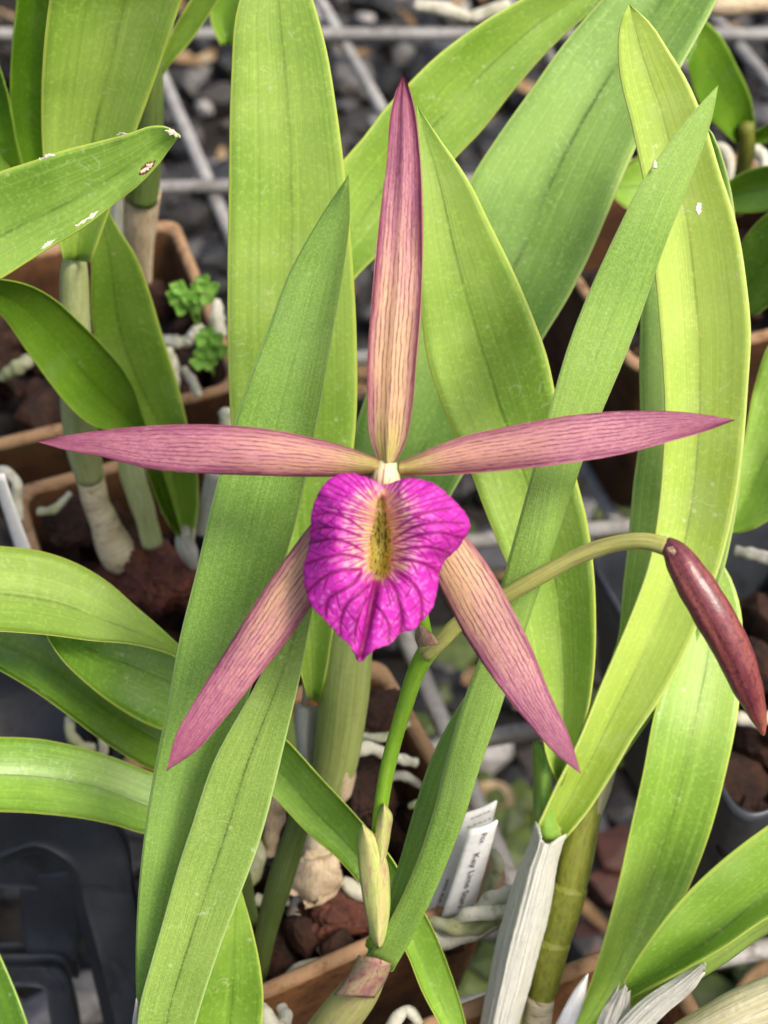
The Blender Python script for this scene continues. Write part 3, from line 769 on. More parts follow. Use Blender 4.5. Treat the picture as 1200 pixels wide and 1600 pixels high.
# thin cane under it
tube('cane', [(478, 1225, 322, 14), (470, 1270, 326, 17), (440, 1370, 338, 21), (415, 1460, 350, 17), (404, 1530, 358, 12)], M['cane_dim'], plantA, n=26)
# thick centre cane, its pale foot and papery rags
tube('cane', [(556, 900, 330, 28), (548, 980, 333, 36), (538, 1080, 338, 40), (522, 1200, 346, 35), (508, 1260, 351, 24)], M['cane_green'], plantA, n=36, sides=22)
tube('cane', [(512, 1250, 352, 24), (500, 1300, 357, 24), (492, 1350, 361, 20), (486, 1392, 364, 22)], M['cane_foot'], plantA, n=24, sides=18, jitter=.05, seed=3)
leaf([(527, 1228), (523, 1245), (530, 1262)], [(556, 1190), (556, 1215), (548, 1246)], [344, 345, 349], M['papery_tan'], plantA, keel=-2.5, name='sheath', n=10, m=9, thick=.4, sharp=0)
leaf([(462, 1340), (450, 1375), (462, 1400), (478, 1410)], [(524, 1345), (530, 1370), (522, 1395), (500, 1408)], [357, 356, 357, 360], M['papery_tan'], plantA, keel=-4.5, name='sheath', n=14, m=11, thick=.4, sharp=.1, wav=2)
for k, (a, b) in enumerate((([(478, 1330), (462, 1352), (447, 1376), (440, 1392)], [(498, 1338), (490, 1368), (474, 1396), (462, 1404)]),
                          ([(494, 1340), (496, 1372), (500, 1400), (488, 1418)], [(526, 1332), (532, 1352), (534, 1378), (522, 1402)]),
                          ([(476, 1352), (470, 1380), (472, 1402), (478, 1420)], [(508, 1350), (506, 1380), (502, 1404), (496, 1414)]))):
    leaf(a, b, [357, 355, 355, 357 + k], M['papery_tan'], plantA, keel=[-1, -2.5, 1.5, -1], name='sheath', n=18, m=9, thick=.35, sharp=.3, wav=3, rag=1.2, seed=k)
# dry stick and white sheath left of the cane
tube('cane', [(483, 1005, 338, 5), (480, 1050, 340, 6), (478, 1102, 343, 6)], M['papery_tan'], plantA, n=16, jitter=.25)
leaf([(462, 1100), (461, 1140), (468, 1190), (474, 1230)], [(497, 1104), (495, 1140), (492, 1190), (490, 1230)], [345, 347, 350, 353], M['papery'], plantA, keel=-3, name='sheath', n=14, m=9, thick=.4, sharp=.4)
# L14 broad leaf at the foot
leaf([(372, 1370), (335, 1450), (310, 1530), (300, 1600), (300, 1680)], [(372, 1370), (392, 1445), (406, 1510), (411, 1560), (408, 1610), (400, 1680)],
     [306, 306, 308, 312, 316], M['leaf_mid'], plantA, tilt=3, keel=[0, 2, 3, 3], mid=.55, sharp=.4, n=30)
# leaves sweeping out past the frame: L22..L25
leaf([(-90, 845), (0, 853), (60, 860), (120, 880), (170, 910), (210, 945), (248, 978), (275, 1003), (315, 1035)],
     [(-90, 985), (0, 985), (70, 990), (150, 1000), (200, 1004), (240, 1012), (270, 1022), (310, 1050)],
     [296, 298, 302, 308, 316, 326], M['leaf_bright'], plantA, tilt=-8, keel=[3, 3.5, 3.5, 3, 1], mid=[.55, .57, .6, .66, .6], sharp=.45)
leaf([(60, 960), (90, 975), (150, 985), (220, 995), (290, 1020), (330, 1060)],
     [(60, 960), (78, 1000), (100, 1032), (130, 1062), (170, 1095), (210, 1121), (250, 1139), (330, 1150)],
     [315, 315, 318, 324, 330], M['leaf_mid'], plantA, tilt=-5, keel=[0, 2, 3, 3], mid=.4, sharp=.35, n=36)
leaf([(-90, 930), (0, 965), (70, 990), (150, 1045), (220, 1090), (310, 1140), (350, 1165)],
     [(-90, 1000), (0, 1046), (50, 1076), (100, 1111), (150, 1149), (200, 1182), (245, 1205), (330, 1225)],
     [322, 323, 325, 330, 336], M['leaf_dark'], plantA, tilt=-5, keel=2, mid=.5, sharp=.3)
leaf([(-90, 1155), (0, 1152), (60, 1155), (120, 1166), (180, 1184), (235, 1206), (300, 1230)],
     [(-90, 1270), (0, 1267), (60, 1270), (130, 1278), (180, 1288), (225, 1301), (300, 1300)],
     [312, 312, 315, 320, 330], M['leaf_mid'], plantA, tilt=-6, keel=[3, 3, 2.5, 1], mid=[.5, .5, .52, .6], sharp=.5)
tube('cane', [(318, 1035, 330, 12), (335, 1120, 336, 18), (345, 1220, 344, 20), (365, 1320, 352, 18), (390, 1440, 364, 15)], M['cane_dim'], plantA, n=26)

# ---- flower stalk, bracts
tube('flower_stalk', [(585, 1480, 300, 9), (588, 1400, 297, 10), (593, 1280, 291, 11.5), (608, 1190, 287, 12), (632, 1105, 283, 12.5), (655, 1040, 280, 14.5), (672, 1012, 278, 17)], M['stalk'], plantA, n=40, sides=16, jitter=.02)
tube('pedicel', [(664, 1022, 278, 14), (690, 1000, 276, 13), (715, 975, 274, 12.5), (760, 948, 271, 12.5), (800, 925, 268, 13), (850, 897, 265, 13), (905, 868, 262, 13), (960, 850, 259, 13), (1010, 846, 256, 13.5), (1048, 856, 254, 15)], M['pedicel'], plantA, n=46, sides=16, jitter=.02)
tube('pedicel', [(668, 1010, 279, 12), (663, 985, 278, 11), (655, 940, 276, 11), (640, 860, 270, 11), (618, 775, 262, 11), (608, 735, 256, 12)], M['stalk'], plantA, n=26)
leaf([(652, 978), (648, 995), (654, 1012)], [(656, 974), (676, 990), (688, 1006)], [273, 272, 273], M['bract_purple'], plantA, keel=-2, name='bract', n=12, m=9, thick=.6, sharp=.1)
leaf([(600, 1254), (590, 1275), (585, 1310), (588, 1370)], [(600, 1254), (613, 1272), (611, 1300), (604, 1340)], [288, 288, 290, 293], M['bract'], plantA, keel=-2.2, name='bract', n=20, m=11, thick=.7, sharp=.2)
leaf([(566, 1286), (560, 1300), (560, 1350), (566, 1400), (574, 1440), (582, 1472), (590, 1482)], [(566, 1286), (590, 1308), (605, 1345), (610, 1390), (609, 1430), (603, 1465), (596, 1482)],
     [289, 289, 290, 292, 295, 298], M['bract'], plantA, keel=-2.2, name='bract', n=26, m=13, thick=.6, sharp=.35)

# ---- bud
tube('bud', [(1040, 850, 254.5, 13), (1052, 860, 253.8, 19), (1066, 880, 253.4, 26), (1088, 916, 253, 30.5), (1116, 962, 253, 32), (1145, 1016, 254, 30), (1167, 1070, 256, 25), (1183, 1114, 258, 15), (1191, 1140, 259, 7), (1193, 1149, 259, 2)], M['bud'], plantA, n=60, sides=48, jitter=.02, seed=4, seams=.07)
tube('bud_scar', [(1046, 858, 249.5, 5), (1049, 861, 249, 6), (1052, 863, 249.5, 4)], M['bract_purple'], plantA, n=8, jitter=.3)

# ---- flower
flower = empty('flower', P(605, 730, 252), plantA)
pm = M['petal']
# dorsal sepal (base -> tip)
leaf([(592, 722), (580, 690), (575, 620), (577, 540), (585, 450), (595, 340), (606, 240), (614, 165), (624, 130), (632, 112)],
     [(618, 722), (634, 690), (643, 640), (650, 560), (657, 470), (659, 350), (655, 240), (646, 165), (637, 130), (632, 112)],
     [252, 251.5, 251, 251, 252, 254], M['sepal'], flower, keel=[-1.5, .2, .6, .5, -.5, 0], thick=2.0, sharp=.1, n=60, m=17, name='sepal', wav=.9, bulge=-.7)
# petals
leaf([(592, 716), (545, 699), (480, 682), (400, 668), (300, 663), (200, 668), (120, 678), (57, 690)],
     [(592, 741), (550, 744), (490, 745), (400, 743), (300, 739), (230, 732), (160, 714), (100, 702), (57, 690)],
     [253, 251, 250, 250, 252, 254], pm, flower, keel=[-2, -1.2, -.6, -.4, -.6, 0], thick=1.9, sharp=.05, n=60, m=17, name='petal', wav=.9)
leaf([(624, 722), (665, 704), (720, 683), (800, 665), (900, 648), (980, 642), (1080, 645), (1150, 656)],
     [(624, 743), (665, 743), (720, 741), (800, 734), (900, 722), (980, 708), (1040, 692), (1100, 675), (1150, 656)],
     [253, 251, 250, 250, 251, 253], pm, flower, keel=[-2, -1.2, -.6, -.4, -.6, 0], thick=1.9, sharp=.05, n=60, m=17, name='petal', wav=.9)
# lateral sepals
leaf([(580, 722), (535, 765), (480, 826), (440, 880), (400, 940), (350, 1020), (310, 1085), (275, 1150), (260, 1205)],
     [(612, 745), (580, 820), (530, 890), (485, 950), (450, 1000), (400, 1062), (350, 1124), (308, 1172), (260, 1205)],
     [257, 256, 255, 253, 252, 252], M['sepal'], flower, keel=[-2, -1.2, -.9, -.9, -.6, 0], thick=1.9, sharp=.05, n=60, m=17, name='sepal', wav=.9)
leaf([(598, 745), (630, 820), (660, 870), (690, 925), (730, 1000), (770, 1060), (820, 1124), (868, 1178), (908, 1210)],
     [(630, 722), (690, 790), (735, 845), (770, 895), (800, 950), (830, 1010), (860, 1085), (890, 1150), (908, 1210)],
     [257, 256, 255, 253, 252, 252], M['sepal'], flower, keel=[-2, -1.2, -.9, -.9, -.6, 0], thick=1.9, sharp=.05, n=60, m=17, name='sepal', wav=.9)

# lip: polar sheet with veins as relief and pigment
def make_lip():
    out = np.array([(594, 757), (588, 752), (579, 748), (562, 742), (542, 739), (522, 744), (508, 755), (495, 776), (487, 799), (485, 827), (482, 856), (474, 887), (476, 912), (481, 935), (491, 952), (508, 969),
                    (531, 994), (548, 1010), (556, 1021), (562, 1034), (573, 1023), (587, 1014), (610, 1006), (627, 989), (644, 985), (658, 972), (675, 952), (682, 929), (685, 912), (688, 892), (697, 874), (712, 861),
                    (726, 841), (735, 822), (732, 810), (718, 790), (698, 771), (681, 757), (658, 749), (638, 747), (621, 751), (607, 756), (594, 757)], float)
    NR, NA = 110, 400
    dense = hermite(out, NA + 1)[:-1]
    g = np.random.default_rng(5)
    # fine crimping of the margin
    c = np.array([594.0, 846.0])
    ang = np.arange(NA) / NA * 2 * math.pi
    crimp = 1 + .005 * np.sin(ang * 41 + 1.0) * (.5 + .5 * np.sin(ang * 7)) + .003 * np.sin(ang * 63)
    dense = c + (dense - c) * crimp[:, None]
    r = np.linspace(0.0, 1, NR) ** .9
    XY = c + r[:, None, None] * (dense - c)[None]
    x, y = XY[..., 0], XY[..., 1]
    # distance to throat segment
    a0, a1 = np.array([596.0, 786.0]), np.array([594.0, 884.0])
    ab = a1 - a0; tt = np.clip(((x - a0[0]) * ab[0] + (y - a0[1]) * ab[1]) / (ab @ ab), 0, 1)
    sx, sy = x - (a0[0] + tt * ab[0]), y - (a0[1] + tt * ab[1])
    s = np.hypot(sx, sy)
    # veins: polylines
    veins = []
    def vein(phi, bend, w, start=None, reach=1.0):
        d = np.array([math.sin(phi), -math.cos(phi)])        # phi from up, clockwise
        # origin along the throat segment
        f = .12 + .85 * (1 - (math.cos(phi) + 1) / 2)
        o = a0 + ab * f + d * 7
        # margin hit
        dirs = dense - c; an = np.arctan2(dirs[:, 0], -dirs[:, 1])
        i = np.argmin(np.abs(np.angle(np.exp(1j * (an - (phi + bend))))))
        e = o + (dense[i] - o) * reach
        mid = (o + e) / 2 + np.array([d[0], d[1]]) * np.linalg.norm(e - o) * .12
        k = np.linspace(0, 1, 16)[:, None]
        pl = (1 - k)**2 * o + 2 * k * (1 - k) * mid + k**2 * e
        pl += g.normal(0, .5, pl.shape)
        veins.append((pl, w)); return pl
    for sgn in (-1, 1):
        for deg in np.arange(6, 66, 6.0):
            vein(sgn * math.radians(deg + g.uniform(-1.2, 1.2)), sgn * math.radians(4 + deg * .05), 1.0)
    zc = lambda q: np.array([(440 + px / 3.53, 680 + py / 3.53) for px, py in q])
    for q, w in (([(450, 520), (350, 455), (260, 430), (170, 450)], 1.5), ([(440, 560), (330, 520), (230, 510), (165, 530)], 1.7), ([(450, 640), (380, 600), (280, 575), (160, 595)], 1.9),
                 ([(450, 680), (350, 660), (250, 672), (135, 710)], 2.1), ([(440, 740), (330, 745), (230, 785), (135, 870)], 2.3), ([(440, 755), (400, 812), (330, 858), (258, 905), (240, 1010)], 2.4),
                 ([(480, 830), (420, 880), (352, 942), (325, 1030), (322, 1100)], 2.3), ([(470, 900), (440, 965), (410, 1050), (400, 1150)], 1.8),
                 ([(630, 520), (720, 460), (820, 420), (930, 400)], 1.5), ([(620, 570), (720, 512), (850, 482), (1010, 485)], 1.8), ([(620, 600), (720, 562), (860, 540), (1015, 570)], 1.9), ([(620, 640), (740, 620), (860, 628), (940, 660)], 2.0),
                 ([(600, 690), (700, 690), (800, 716), (880, 765)], 2.2), ([(620, 745), (690, 790), (750, 852), (776, 930), (770, 1030)], 2.5), ([(570, 770), (620, 832), (642, 905), (662, 985), (655, 1090)], 2.4),
                 ([(510, 930), (552, 982), (590, 1045), (592, 1140)], 1.9)):
        pl = hermite(zc(q), 18); veins.append((pl, w))
        for i0, sd, ln in ((6, 1, .5), (9, -1, .45), (11, 1, .4), (13, -1, .4), (14, 1, .4)):
            p0 = pl[i0]; dd = pl[-1] - pl[i0]; an = sd * math.radians(g.uniform(24, 44))
            dd = dd / (np.linalg.norm(dd) + 1e-6) * min(np.linalg.norm(dd) * .85, 26)
            rot = np.array([[math.cos(an), -math.sin(an)], [math.sin(an), math.cos(an)]])
            e = p0 + rot @ dd; k = np.linspace(0, 1, 8)[:, None]; mdp = (p0 + e) / 2 + dd * .14
            veins.append(((1 - k)**2 * p0 + 2 * k * (1 - k) * mdp + k**2 * e, .95))
    for deg in np.arange(-172, 174, 5.2):
        ph_ = math.radians(deg + g.uniform(-1.5, 1.5))
        vein(ph_, math.radians(g.uniform(-3, 3)), .8, reach=g.uniform(.42, .66))
    # midvein bundle
    for off in (-5, 0, 5):
        k = np.linspace(0, 1, 20)[:, None]
        p0 = np.array([594 + off * .6, 880.0]); p1 = np.array([579 + off, 960.0]); p2 = np.array([562 + off * .4, 1028.0])
        veins.append(((1 - k)**2 * p0 + 2 * k * (1 - k) * p1 + k**2 * p2, 2.3))
    pts = XY.reshape(-1, 2)
    best = np.zeros(len(pts))
    for pl, w in veins:
        A, B = pl[:-1], pl[1:]
        dmin = np.full(len(pts), 1e9)
        for p, q in zip(A, B):
            e = q - p; t = np.clip(((pts - p) @ e) / (e @ e + 1e-9), 0, 1)
            dmin = np.minimum(dmin, np.hypot(*(pts - p - t[:, None] * e).T))
        best = np.maximum(best, np.exp(-(dmin / (w * 1.2))**2) * (1 if w > 1.2 else .8))
    V_ = best.reshape(x.shape)
    # depth in mm
    rr = np.clip(r, 0, 1)[:, None] * np.ones_like(x)
    phi = np.arctan2(x - c[0], -(y - c[1]))
    up = np.clip((846 - y) / 90, 0, 1); dn = np.clip((y - 890) / 130, 0, 1)
    d = 246.5 + 4.0 * np.exp(-(s / 24)**2) + 1.6 * np.exp(-(np.hypot(sx, sy * .6) / (6 + 8 * np.clip((y - 785) / 65, 0, 1)))**4) - 3.2 * np.exp(-((rr - .58) / .33)**2)
    d += 1.2 * up * np.exp(-(np.abs(x - 596) / 34)**2)          # the lobes close into a tube above
    d += (3.0 - 2.2 * up) * rr**5 * (1 - .8 * dn) - dn * 4.5 * rr                             # recurved margin, midlobe leans back
    d += 1.6 * np.exp(-((x - (594 - (y - 880) * .21)) / 9)**2) * np.clip((y - 875) / 30, 0, 1)  # groove along midvein
    rip = np.sin(phi * 11 + .6) + .7 * np.sin(phi * 19 + 2) + .5 * np.sin(phi * 31)
    d += .22 * rip * np.clip((rr - .45) / .55, 0, 1)**1.5
    d += .22 * V_ * np.clip(rr * 3, 0, 1)
    lum = np.array([mnoise.noise(Vector((px * .11, py * .11, 0))) for px, py in pts]).reshape(x.shape)
    lum2 = np.array([mnoise.cell(Vector((px * .16, py * .16, 0))) for px, py in pts]).reshape(x.shape)
    vor = np.array([mnoise.voronoi(Vector((px * .115, py * .115, 0)))[0][0] for px, py in pts]).reshape(x.shape)
    d += .12 * (vor - .35) * np.clip(rr * 2 - .6, 0, 1)
    front = np.array([P(a, b, q) for a, b, q in zip(x.ravel(), y.ravel(), d.ravel())]).reshape(NR, NA, 3)
    # colour
    C = lambda *v: np.array(srgb(*v)[:3])
    mag, lite, dk = C(212, 44, 182), C(244, 140, 232), C(128, 4, 88)
    peach, yell, olive, ink = C(250, 196, 186), C(246, 212, 140), C(206, 190, 74), C(52, 38, 22)
    mx = lambda a, b, t: a * (1 - t[..., None]) + b * t[..., None]
    sm = lambda v, lo, hi: (lambda q: q * q * (3 - 2 * q))(np.clip((v - lo) / (hi - lo), 0, 1))
    col = np.ones(x.shape + (3,)) * mag
    patch = (1 - np.clip(V_ * 1.6, 0, 1)) * sm(.62 - vor + .3 * lum, .05, .6) * sm(rr, .25, .5) * (1 - .45 * sm(rr, .85, 1.0))
    low = sm(y, 840, 930)
    col = mx(col, lite * np.ones_like(col), patch * (.3 + .35 * low))
    stretch = s / (1 + .55 * np.abs(sx) / np.maximum(s, 1e-3)) * (1 + .5 * sm(y, 885, 900)) * (1 + .35 * sm(800 - y, 0, 40))
    col = mx(col, peach * np.ones_like(col), sm(50 - stretch + 14 * lum - 22 * np.clip(V_, 0, 1), 0, 34) * .9)
    col = mx(col, yell * np.ones_like(col), sm(30 - stretch + 10 * lum - 16 * np.clip(V_, 0, 1), 0, 18) * .85)
    vs = V_ * (.5 + .5 * sm(s, 14, 36))
    vcol = mx(dk * np.ones_like(col), C(170, 50, 104) * np.ones_like(col), sm(34 - stretch, 0, 24))
    col = mx(col, vcol, np.clip(vs * .95, 0, 1))
    hw = 7 + 12 * sm(y, 785, 850)
    thr = sm(hw - np.hypot(sx, sy * .8) + 5 * lum, -3, 9)
    col = mx(col, olive * np.ones_like(col), thr * .92)
    dash = np.array([mnoise.noise(Vector((px * .42, py * .10, 3))) for px, py in pts]).reshape(x.shape)
    fine = np.array([mnoise.noise(Vector((px * .5, py * .28, 9))) for px, py in pts]).reshape(x.shape)
    lines = np.maximum(np.exp(-((np.abs(x - 597) - 5) / 1.5)**2) * sm(lum + fine + .35, .0, .3), 0) * sm(y, 782, 792) * sm(868 - y, 0, 20)
    col = mx(col, ink * np.ones_like(col), np.clip(np.maximum(sm(dash, .22, .32) * .8, sm(fine, .28, .38) * .75) * sm(hw + 3 - s, 0, 8) + lines * thr, 0, .95))
    col = mx(col, dk * np.ones_like(col), sm(rr, .95, 1.0) * .35)
    # stitch: closed in angle
    du = np.gradient(front, axis=0); dv = np.roll(front, -1, 1) - np.roll(front, 1, 1)
    nr = np.cross(dv, du); nr /= np.maximum(np.linalg.norm(nr, axis=2, keepdims=True), 1e-12); nr[0] = (CAM - front[0, 0]) / np.linalg.norm(CAM - front[0, 0])
    sg = np.sign((nr * (CAM - front)).sum(2).mean()); nr *= sg
    back = front - nr * .00035
    V = np.concatenate([front.reshape(-1, 3), back.reshape(-1, 3)]); o = NR * NA
    cc = np.concatenate([col.reshape(-1, 3)] * 2)
    F = []
    for i in range(NR - 1):
        for j in range(NA):
            j2 = (j + 1) % NA; a, b, e, f = i * NA + j, i * NA + j2, (i + 1) * NA + j2, (i + 1) * NA + j
            F.append((a, b, e, f)); F.append((a + o, f + o, e + o, b + o))
    for j in range(NA):
        j2 = (j + 1) % NA; a, b = (NR - 1) * NA + j, (NR - 1) * NA + j2
        F.append((a, b, b + o, a + o))
    ob = mesh_obj('lip', V, F, M['lip'], flower, None, cc)
    return ob
make_lip()

def column_mat():
    t = NT('column_cream'); uv, ob, v, u = t.coords()
    w = t.math('SINE', t.math('MULTIPLY', t.math('ADD', v, t.math('MULTIPLY', u, .06)), 2 * math.pi * 13))
    nz = t.noise(t.scalev(uv, 14, 8), 1.0, 3)
    col = t.mix(t.math('MULTIPLY', t.smooth(w, .35, .9), t.smooth(nz, .42, .56)), srgb(222, 212, 166), srgb(186, 112, 116))
    col = t.mix(t.smooth(u, .4, .05, 0, .6), col, srgb(206, 206, 120))
    t.l.new(col, t.bsdf.inputs['Base Color']); t.bsdf.inputs['Roughness'].default_value = .4
    return t.mat
M['column'] = column_mat()
tube('column', [(606, 716, 258, 5), (605, 724, 255.5, 13), (604, 733, 253, 18.5), (603, 748, 252.5, 23), (601, 762, 255, 24), (599, 776, 257, 16)], M['column'], flower, n=30, sides=26, jitter=.015)

# roots and bark around the flowering plant
def root(pts, parent, mat='root', seed=1, n=26):
    return tube('root', pts, M[mat], parent, n=n, sides=10, jitter=.14, seed=seed)
root([(545, 1215, 372, 10), (550, 1178, 370, 12), (575, 1168, 369, 11), (605, 1180, 371, 9)], plantA, seed=2)
root([(600, 1180, 373, 7), (625, 1186, 374, 9), (652, 1192, 375, 7)], plantA, seed=3)
root([(470, 1395, 366, 10), (462, 1430, 368, 14), (450, 1475, 366, 15), (438, 1530, 364, 12)], plantA, seed=4)
root([(500, 1480, 362, 9), (520, 1500, 360, 12), (470, 1512, 358, 10), (440, 1535, 357, 8)], plantA, seed=5)
root([(545, 1500, 356, 8), (570, 1480, 354, 11), (600, 1470, 353, 8)], plantA, seed=6)
root([(535, 1375, 364, 8), (552, 1390, 364, 14), (575, 1400, 365, 12), (600, 1420, 366, 8)], plantA, seed=7)
root([(430, 1245, 366, 22), (425, 1300, 368, 14), (420, 1335, 370, 10)], plantA, 'papery_tan', seed=8)
root([(395, 1300, 366, 10), (400, 1345, 366, 17), (385, 1380, 366, 12), (372, 1400, 367, 9)], plantA, 'root_green', seed=9)
root([(400, 1405, 366, 10), (425, 1412, 365, 12), (450, 1404, 365, 9)], plantA, seed=10)
root([(662, 1438, 346, 8), (690, 1470, 344, 13), (725, 1462, 342, 14), (770, 1440, 340, 14), (800, 1420, 340, 9)], plantA, 'root', seed=11)
root([(672, 1440, 344, 9), (705, 1448, 341, 13), (740, 1450, 340, 13), (775, 1436, 339, 10)], plantA, 'root_green', seed=12)
root([(715, 1436, 341, 6), (735, 1428, 338, 12), (765, 1425, 337, 13), (800, 1420, 336, 12), (840, 1400, 338, 10)], plantA, seed=13)
root([(745, 1420, 340, 6), (770, 1402, 337, 13), (800, 1396, 336, 12), (830, 1384, 338, 9)], plantA, seed=14)
root([(768, 1330, 352, 7), (778, 1350, 350, 10), (760, 1395, 350, 9), (752, 1440, 351, 8)], plantA, 'root_green', seed=15)
root([(405, 1575, 330, 12), (422, 1600, 326, 15), (425, 1640, 326, 14)], plantA, seed=16)
root([(440, 1575, 331, 9), (448, 1590, 328, 10), (430, 1620, 326, 11)], plantA, seed=17)
root([(590, 1640, 322, 12), (640, 1580, 322, 9), (655, 1600, 322, 9)], plantA, seed=18)

for k, (x0, y0, d0, x1, y1, r_) in enumerate(((560, 1150, 376, 640, 1130, 6), (600, 1215, 378, 665, 1235, 7), (640, 1260, 372, 700, 1215, 6), (430, 1440, 362, 400, 1480, 8), (520, 1330, 370, 590, 1345, 7), (640, 1330, 366, 700, 1300, 7), (655, 1400, 358, 715, 1380, 7))):
    root([(x0, y0, d0, r_), ((x0 + x1) / 2, (y0 + y1) / 2 + 12 * (-1) ** k, d0 - 2, r_ * 1.25), (x1, y1, d0, r_ * .7)], plantA, 'root' if k % 2 else 'root_green', seed=60 + k)
def bark(cx, cy, d, w, h, t, seed, label, mat='bark_red', rot=(0.4, .2, .3), name='bark_lump'):
    s = d * .001 / FPX
    v, f = lump(P(cx, cy, d), (w * s, h * s, t * s), rot, seed, ICO5, .4, crumb=.2)
    return tag(mesh_obj(name, v, f, M[mat], loc=P(cx, cy, d)), label, 'bark', 'larger bark lumps in the pots')
bark(535, 1425, 368, 72, 44, 40, 21, 'big red-brown bark lump beside the purple-flushed bract', rot=(.6, .1, .25))
bark(248, 905, 415, 58, 58, 44, 23, 'crumbly red-brown bark lump at the foot of the pale canes', rot=(.2, .5, .8))
bark(195, 905, 418, 40, 30, 26, 27, 'small dull bark lump touching the foot of the fattest pale cane')
bark(118, 815, 425, 46, 42, 26, 29, 'dark bark chunk beside the bent pale cane', 'bark')
bark(575, 1235, 378, 40, 52, 26, 31, 'dark upright bark chunk behind the flower stalk', 'bark')
bark(590, 1120, 384, 48, 40, 30, 33, 'dark bark chunk inside the pot behind the thick green cane', 'bark')

# ---------------- right-hand plant: white sheathed cane
cb = POTS['b'][0]
plantB = empty('orchid_plant', (cb[0], cb[1], RIM - .017))
tag(plantB, 'orchid with broad yellow-green leaves rising from a white papery sheath', 'orchid', 'orchid plants on the bench')
# L5
leaf([(652, 165), (649, 230), (650, 330), (652, 420), (660, 500), (668, 560), (690, 630), (710, 680), (735, 735), (755, 790), (775, 840), (800, 900), (815, 970), (830, 1040), (845, 1110), (855, 1180), (872, 1228)],
     [(652, 165), (690, 222), (730, 280), (765, 350), (800, 420), (830, 490), (855, 560), (868, 620), (882, 680), (900, 750), (915, 810), (925, 880), (929, 960), (926, 1050), (915, 1120), (897, 1180), (878, 1228)],
     [284, 287, 291, 296, 303, 312, 324], M['leaf_bright'], plantB, tilt=[0, -3, -4, -4, -2], keel=[0, 3, 3.8, 4, 5, 4], mid=[.5, .46, .5, .52, .5], sharp=.6, thick=1.4, n=60)
# L6
leaf([(983, 6), (971, 35), (967, 80), (972, 130), (985, 180), (997, 235), (1008, 290), (1018, 360), (1027, 450), (1036, 560), (1040, 640), (1037, 720), (1030, 800), (1016, 880), (988, 960), (965, 1015), (938, 1078), (905, 1160), (870, 1230), (838, 1300)],
     [(983, 6), (1015, 35), (1045, 80), (1075, 130), (1100, 190), (1125, 270), (1150, 350), (1165, 440), (1172, 520), (1168, 600), (1160, 700), (1145, 800), (1122, 890), (1088, 980), (1060, 1040), (1020, 1108), (990, 1150), (955, 1210), (915, 1270), (880, 1312)],
     [274, 277, 280, 283, 289, 300, 314, 326], M['leaf_yellow'], plantB, tilt=[0, -2, -3, -2, 0, 2], keel=[.5, 3, 3, 2.6, 3, 5, 6], mid=[.5, .44, .42, .42, .42, .4, .45], sharp=.5, thick=1.4, n=70, m=17)
# L7 behind
leaf([(1085, 170), (1060, 240), (1030, 350), (1006, 450), (1000, 560), (1000, 680), (990, 760), (983, 840), (974, 920), (966, 1000), (930, 1090), (880, 1200), (850, 1290)],
     [(1085, 170), (1115, 215), (1132, 260), (1144, 310), (1152, 380), (1160, 480), (1165, 600), (1160, 720), (1148, 810), (1128, 900), (1080, 1020), (990, 1160), (890, 1290)],
     [300, 302, 304, 306, 310, 318, 330], M['leaf_sage'], plantB, tilt=0, keel=3, sharp=.3, n=50)
# base collar of the two leaves
rows_leaf([(832, 1160, 850, 1170, 868, 1190, 330, 327, 326), (833, 1230, 846, 1240, 862, 1250, 330, 326, 326), (832, 1300, 850, 1310, 882, 1318, 330, 326, 328)], M['leaf_mid'], plantB, name='leaf_base', thick=1.2, wav=0, m=11, n=16)
# the white sheath on its cane
leaf([(834, 1290), (828, 1315), (812, 1350), (795, 1400), (778, 1460), (763, 1530), (750, 1600), (742, 1670)], [(882, 1314), (876, 1330), (868, 1370), (860, 1420), (845, 1480), (828, 1545), (812, 1600), (800, 1670)],
     [326, 325, 325, 326, 328, 330], M['papery'], plantB, keel=-7, name='sheath', n=50, m=41, thick=.45, sharp=.05, wav=.8, rag=.3, ribs=.22, jag=[-1.0, -.2, 1.6, 2.2, 2.0, 1.2, -.4, -1.6])
tube('cane', [(860, 1290, 330, 18), (835, 1400, 332, 28), (805, 1520, 335, 26), (775, 1680, 338, 24)], M['cane_green'], plantB, n=24)
# olive cane behind, with joints
for seg, mt in (([(934, 1205, 332, 20), (914, 1272, 333, 26), (898, 1345, 334, 29), (888, 1396, 335, 25)], 'cane_olive'), ([(889, 1384, 334, 29.5), (880, 1420, 335, 29), (864, 1482, 336.5, 23)], 'cane_olive'),
                ([(864, 1470, 335.5, 27.5), (855, 1515, 337, 25), (842, 1572, 339, 19)], 'cane_olive'), ([(844, 1560, 338, 22), (836, 1610, 340, 24), (828, 1690, 343, 22)], 'cane_foot')):
    tube('cane_joint', seg, M[mt], plantB, n=26, sides=22, jitter=.015)
leaf([(955, 1175), (930, 1225), (920, 1280), (908, 1330)], [(972, 1160), (955, 1235), (935, 1290), (912, 1365)], [331, 331, 332, 333], M['dry_cane'], plantB, keel=-2, name='sheath', n=18, m=7, thick=.4, sharp=.1)
# L8
leaf([(1100, 850), (1075, 930), (1050, 1030), (1027, 1100), (1005, 1210), (985, 1300), (970, 1370), (945, 1470), (915, 1560), (885, 1620)],
     [(1100, 850), (1135, 890), (1157, 950), (1160, 1020), (1152, 1120), (1135, 1205), (1110, 1300), (1075, 1390), (1035, 1465), (985, 1545), (925, 1620)],
     [324, 320, 317, 317, 321, 327], M['leaf_bright'], plantB, tilt=[0, 3, 3, 3], keel=[0, 2.5, 3, 4, 5], mid=[.5, .5, .48, .42, .45], sharp=.4, n=50)
